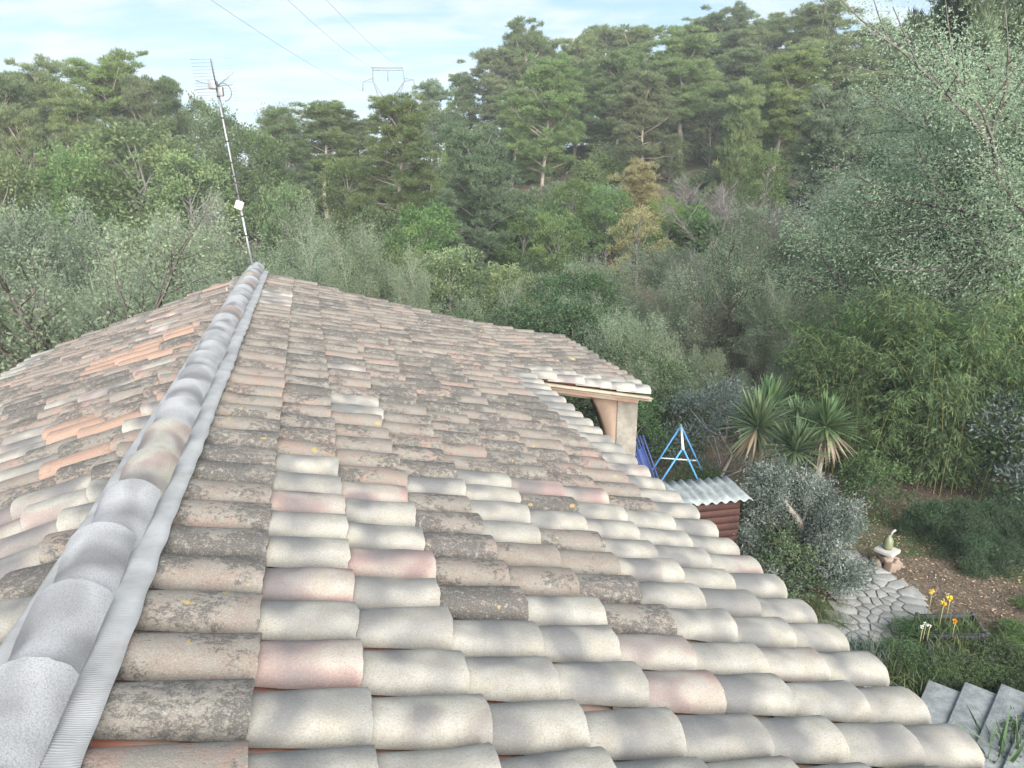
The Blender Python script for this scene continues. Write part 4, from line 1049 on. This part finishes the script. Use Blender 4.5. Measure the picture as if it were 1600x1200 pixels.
TUFT = {'iris': tuft('iris_blades', 1, 70, .5, .022, G_HERB, .12), 'grass': tuft('grass_blades', 2, 130, .38, .010, G_GRASS, .16, .7), 'rose': tuft('rosemary_sprigs', 3, 420, .55, .014, G_HERB, .34, .8),
        'strap': tuft('strap_blades', 4, 110, .42, .018, G_GRASS, .16, .5), 'spike': tuft('spiky_blades', 5, 80, .75, .035, G_YUC, .05, .8), 'lav': tuft('lavender_sprigs', 6, 320, .38, .013, G_BLUE, .14, .8)}
def put_tuft(key, name, x, y, s, label, cat, group, z=None):
    z = float(tz(x, y)) if z is None else z
    o = obj(name, TUFT[key]); o.location = (x, y, z - .01); o.scale = (s, s, s); o.rotation_euler = (0, 0, random.uniform(0, 6.28)); return tag(o, label, cat, group)
r4 = np.random.default_rng(21)
for i in range(20):
    px, py = r4.uniform(1455, 1640), r4.uniform(828, 892)
    if py < 815 + (1600 - px) * .02: continue
    p = gp(px, py); plant('rosem', 'rosemary_bush', p[0], p[1], r4.uniform(.35, .7), r4.uniform(.7, 1.1), 'dark green rosemary bush in the sprawling patch beyond the path', 'rosemary', 'rosemary patch')
for i in range(14):
    u = r4.uniform(size=2); a = bedA if i < 6 else bedB; q = a[0] + (a[3] - a[0]) * u[0] + ((a[1] + (a[2] - a[1]) * u[0]) - (a[0] + (a[3] - a[0]) * u[0])) * u[1]
    put_tuft('iris' if i < 6 else 'strap', 'bed_plant', q[0], q[1], r4.uniform(.55, .85), 'clump of narrow green leaves among the yellow flowers' if i < 6 else 'clump of strappy leaves filling the nearer raised bed', 'plant', 'plants in the flower bed' if i < 6 else 'plants in the strappy bed', .21)
def flower(px, py, z0, mat, s, label, group):
    c = gp(px, py, z0 + .55); t = thing('flower', (c[0], c[1], z0), label, 'flower', group)
    m_ = MB(); m_.tube([(c[0], c[1], z0), (c[0] + .01, c[1], c[2])], .006, 5); m_.build('stem', B_BAMB, t)
    n = 26; D = unit(r4.normal(size=(n, 3)) + np.array([0, 0, .5])); P = np.tile(c, (n, 1)) + D * .01
    obj('petals', crown_mesh('petals', P, D, s * r4.uniform(.7, 1.1, n), s * .6, r4.uniform(size=n), mat, r4), t)
for q in ((1456, 925), (1484, 935), (1474, 943)): flower(q[0], q[1], .2, G_FLOW, .05, 'yellow iris flower standing above the raised bed', 'yellow flowers')
flower(1492, 971, .0, G_ORAN, .035, 'orange flower low in the raised bed', None)
for q in ((1446, 975), (1452, 978), (1441, 980)): flower(q[0], q[1], .0, G_WFL, .028, 'small white flower at the corner of the raised bed', 'white flowers')
HB = [('hbush', 1410, 1040, .40), ('hbush', 1455, 1060, .42), ('hbush', 1505, 1062, .45), ('hbush', 1560, 1050, .5), ('hbush', 1595, 1010, .4), ('hbush', 1600, 1075, .5), ('hbush', 1480, 1078, .32), ('hbush', 1540, 1075, .4), ('hbush', 1425, 1005, .4), ('hbush', 1620, 1110, .5), ('hbush', 1600, 1190, .5), ('hbush', 1620, 960, .35), ('hbush', 1575, 1030, .38)]
for k, px, py, h in HB:
    p = gp(px, py); h *= .8; plant(k, 'herb_bush', p[0], p[1], h, 1.5, 'low green leafy plant in the dense border above the steps', 'plant', 'border plants above the steps')
for i in range(34):
    p = gp(r4.uniform(1400, 1640), r4.uniform(1020, 1085)); put_tuft('strap', 'strap_plant', p[0], p[1], r4.uniform(.6, 1.15), 'tuft of narrow arching leaves in the border above the steps', 'plant', 'leaf tufts above the steps')
for px, py in ((1340, 1025), (1355, 1035), (1372, 1030)):
    p = gp(px, py); put_tuft('lav', 'lavender_plant', p[0], p[1], r4.uniform(.7, 1.0), 'bluish lavender tuft at the end of the path', 'lavender', 'lavender by the path')
for px, py in ((1388, 1062), (1400, 1075), (1378, 1050)):
    p = gp(px, py); put_tuft('grass', 'grass_tuft', p[0], p[1], r4.uniform(1.0, 1.4), 'yellowish grass tuft below the lavender beside the eave', 'grass', 'yellowish grass tufts')
for (px, py, s_) in ((1560, 1188, 1.25), (1600, 1185, 1.1)):
    p = gp(px, py, .3); put_tuft('spike', 'spiky_plant', p[0], p[1], s_, 'spiky plant with long stiff blades in front of the steps', 'plant', 'spiky plants in front of the steps')
for key, px, py, h, w, lab, nm in (('dkbush', 1216, 915, .95, 1.0, 'dark green bush under the olive next to the eave', 'dark_bush'), ('dkbush', 1350, 790, 1.0, .95, 'rounded dark green bush between the bamboo and the olive', 'dark_bush'),
        ('dkbush', 1130, 850, .9, 1.0, 'leafy bush in front of the red-brown shed', 'dark_bush'), ('blbush', 1120, 745, 2.1, .85, 'tall blue-grey bush between the swing frame and the yuccas', 'grey_bush'),
        ('blbush', 1590, 780, 2.3, 1.0, 'dark bluish bush below the mimosa past the bare earth', 'grey_bush'), ('blbush', 1540, 755, 1.4, 1.0, 'low bluish bush at the foot of the bamboo', 'grey_bush'), ('dkbush', 1640, 770, 2.6, 1.0, 'tall dark bush on the bank beyond the bluish one', 'dark_bush'), ('dkbush', 1090, 800, .9, .9, 'dark bush behind the shed by the swing frame', 'dark_bush')):
    p = gp(px, py); plant(key, nm, p[0], p[1], h, w, lab, 'bush')
for i in range(16):
    p = gp(r4.uniform(1265, 1325), r4.uniform(935, 985)); put_tuft('grass', 'grass_tuft', p[0], p[1], r4.uniform(.35, .6), 'dull short grass tuft in the patch between eave and path', 'grass', 'grass patch between eave and path')
# loose litter, twigs and stones on the earth; and a thin lawn
def litter(n, name, mat, label, l, w, px, py, up=0.):
    P = []
    while len(P) < n:
        q = gp(r4.uniform(*px), r4.uniform(*py))
        if not inpoly(q[0], q[1], outline): P.append((q[0], q[1], float(tz(q[0], q[1])) + .012))
    P = np.array(P); D = r4.normal(size=(n, 3)); D[:, 2] = D[:, 2] * .2 + up; D = unit(D)
    o = obj(name, crown_mesh(name, P, D, l * r4.uniform(.4, 1.6, n), w * r4.uniform(.5, 1.4, n), r4.uniform(size=n), mat, r4)); tag(o, label, 'litter', kind='stuff')
G_LIT = foliage('dead_leaf_litter', (.10, .07, .05), (.26, .20, .145), (.36, .31, .25), .1, hue=.0)
litter(9000, 'leaf_litter', G_LIT, 'fallen leaves and twigs strewn over the bare earth', .055, .022, (1230, 1640), (745, 1010), .1)
litter(5000, 'lawn_grass', G_GRASS, 'short thin grass by the swing frame', .10, .008, (1000, 1240), (735, 800), 1.1)
# ------------------------------------------------------------------ evening haze in the valley
hz = MB(); hz.box((0, 190, 24), (620, 560, 78)); hm = NT('thin_evening_haze'); hm.t.nodes.remove(hm.b)
pv = hm.n('ShaderNodeVolumePrincipled'); pv.inputs['Color'].default_value = (.86, .92, 1, 1); pv.inputs['Density'].default_value = HAZE; hm.l(pv.outputs[0], hm.out.inputs['Volume'])
hm.m.cycles.homogeneous_volume = True
tag(hz.build('haze', hm.m), 'thin pale evening haze filling the valley', 'haze', kind='stuff')
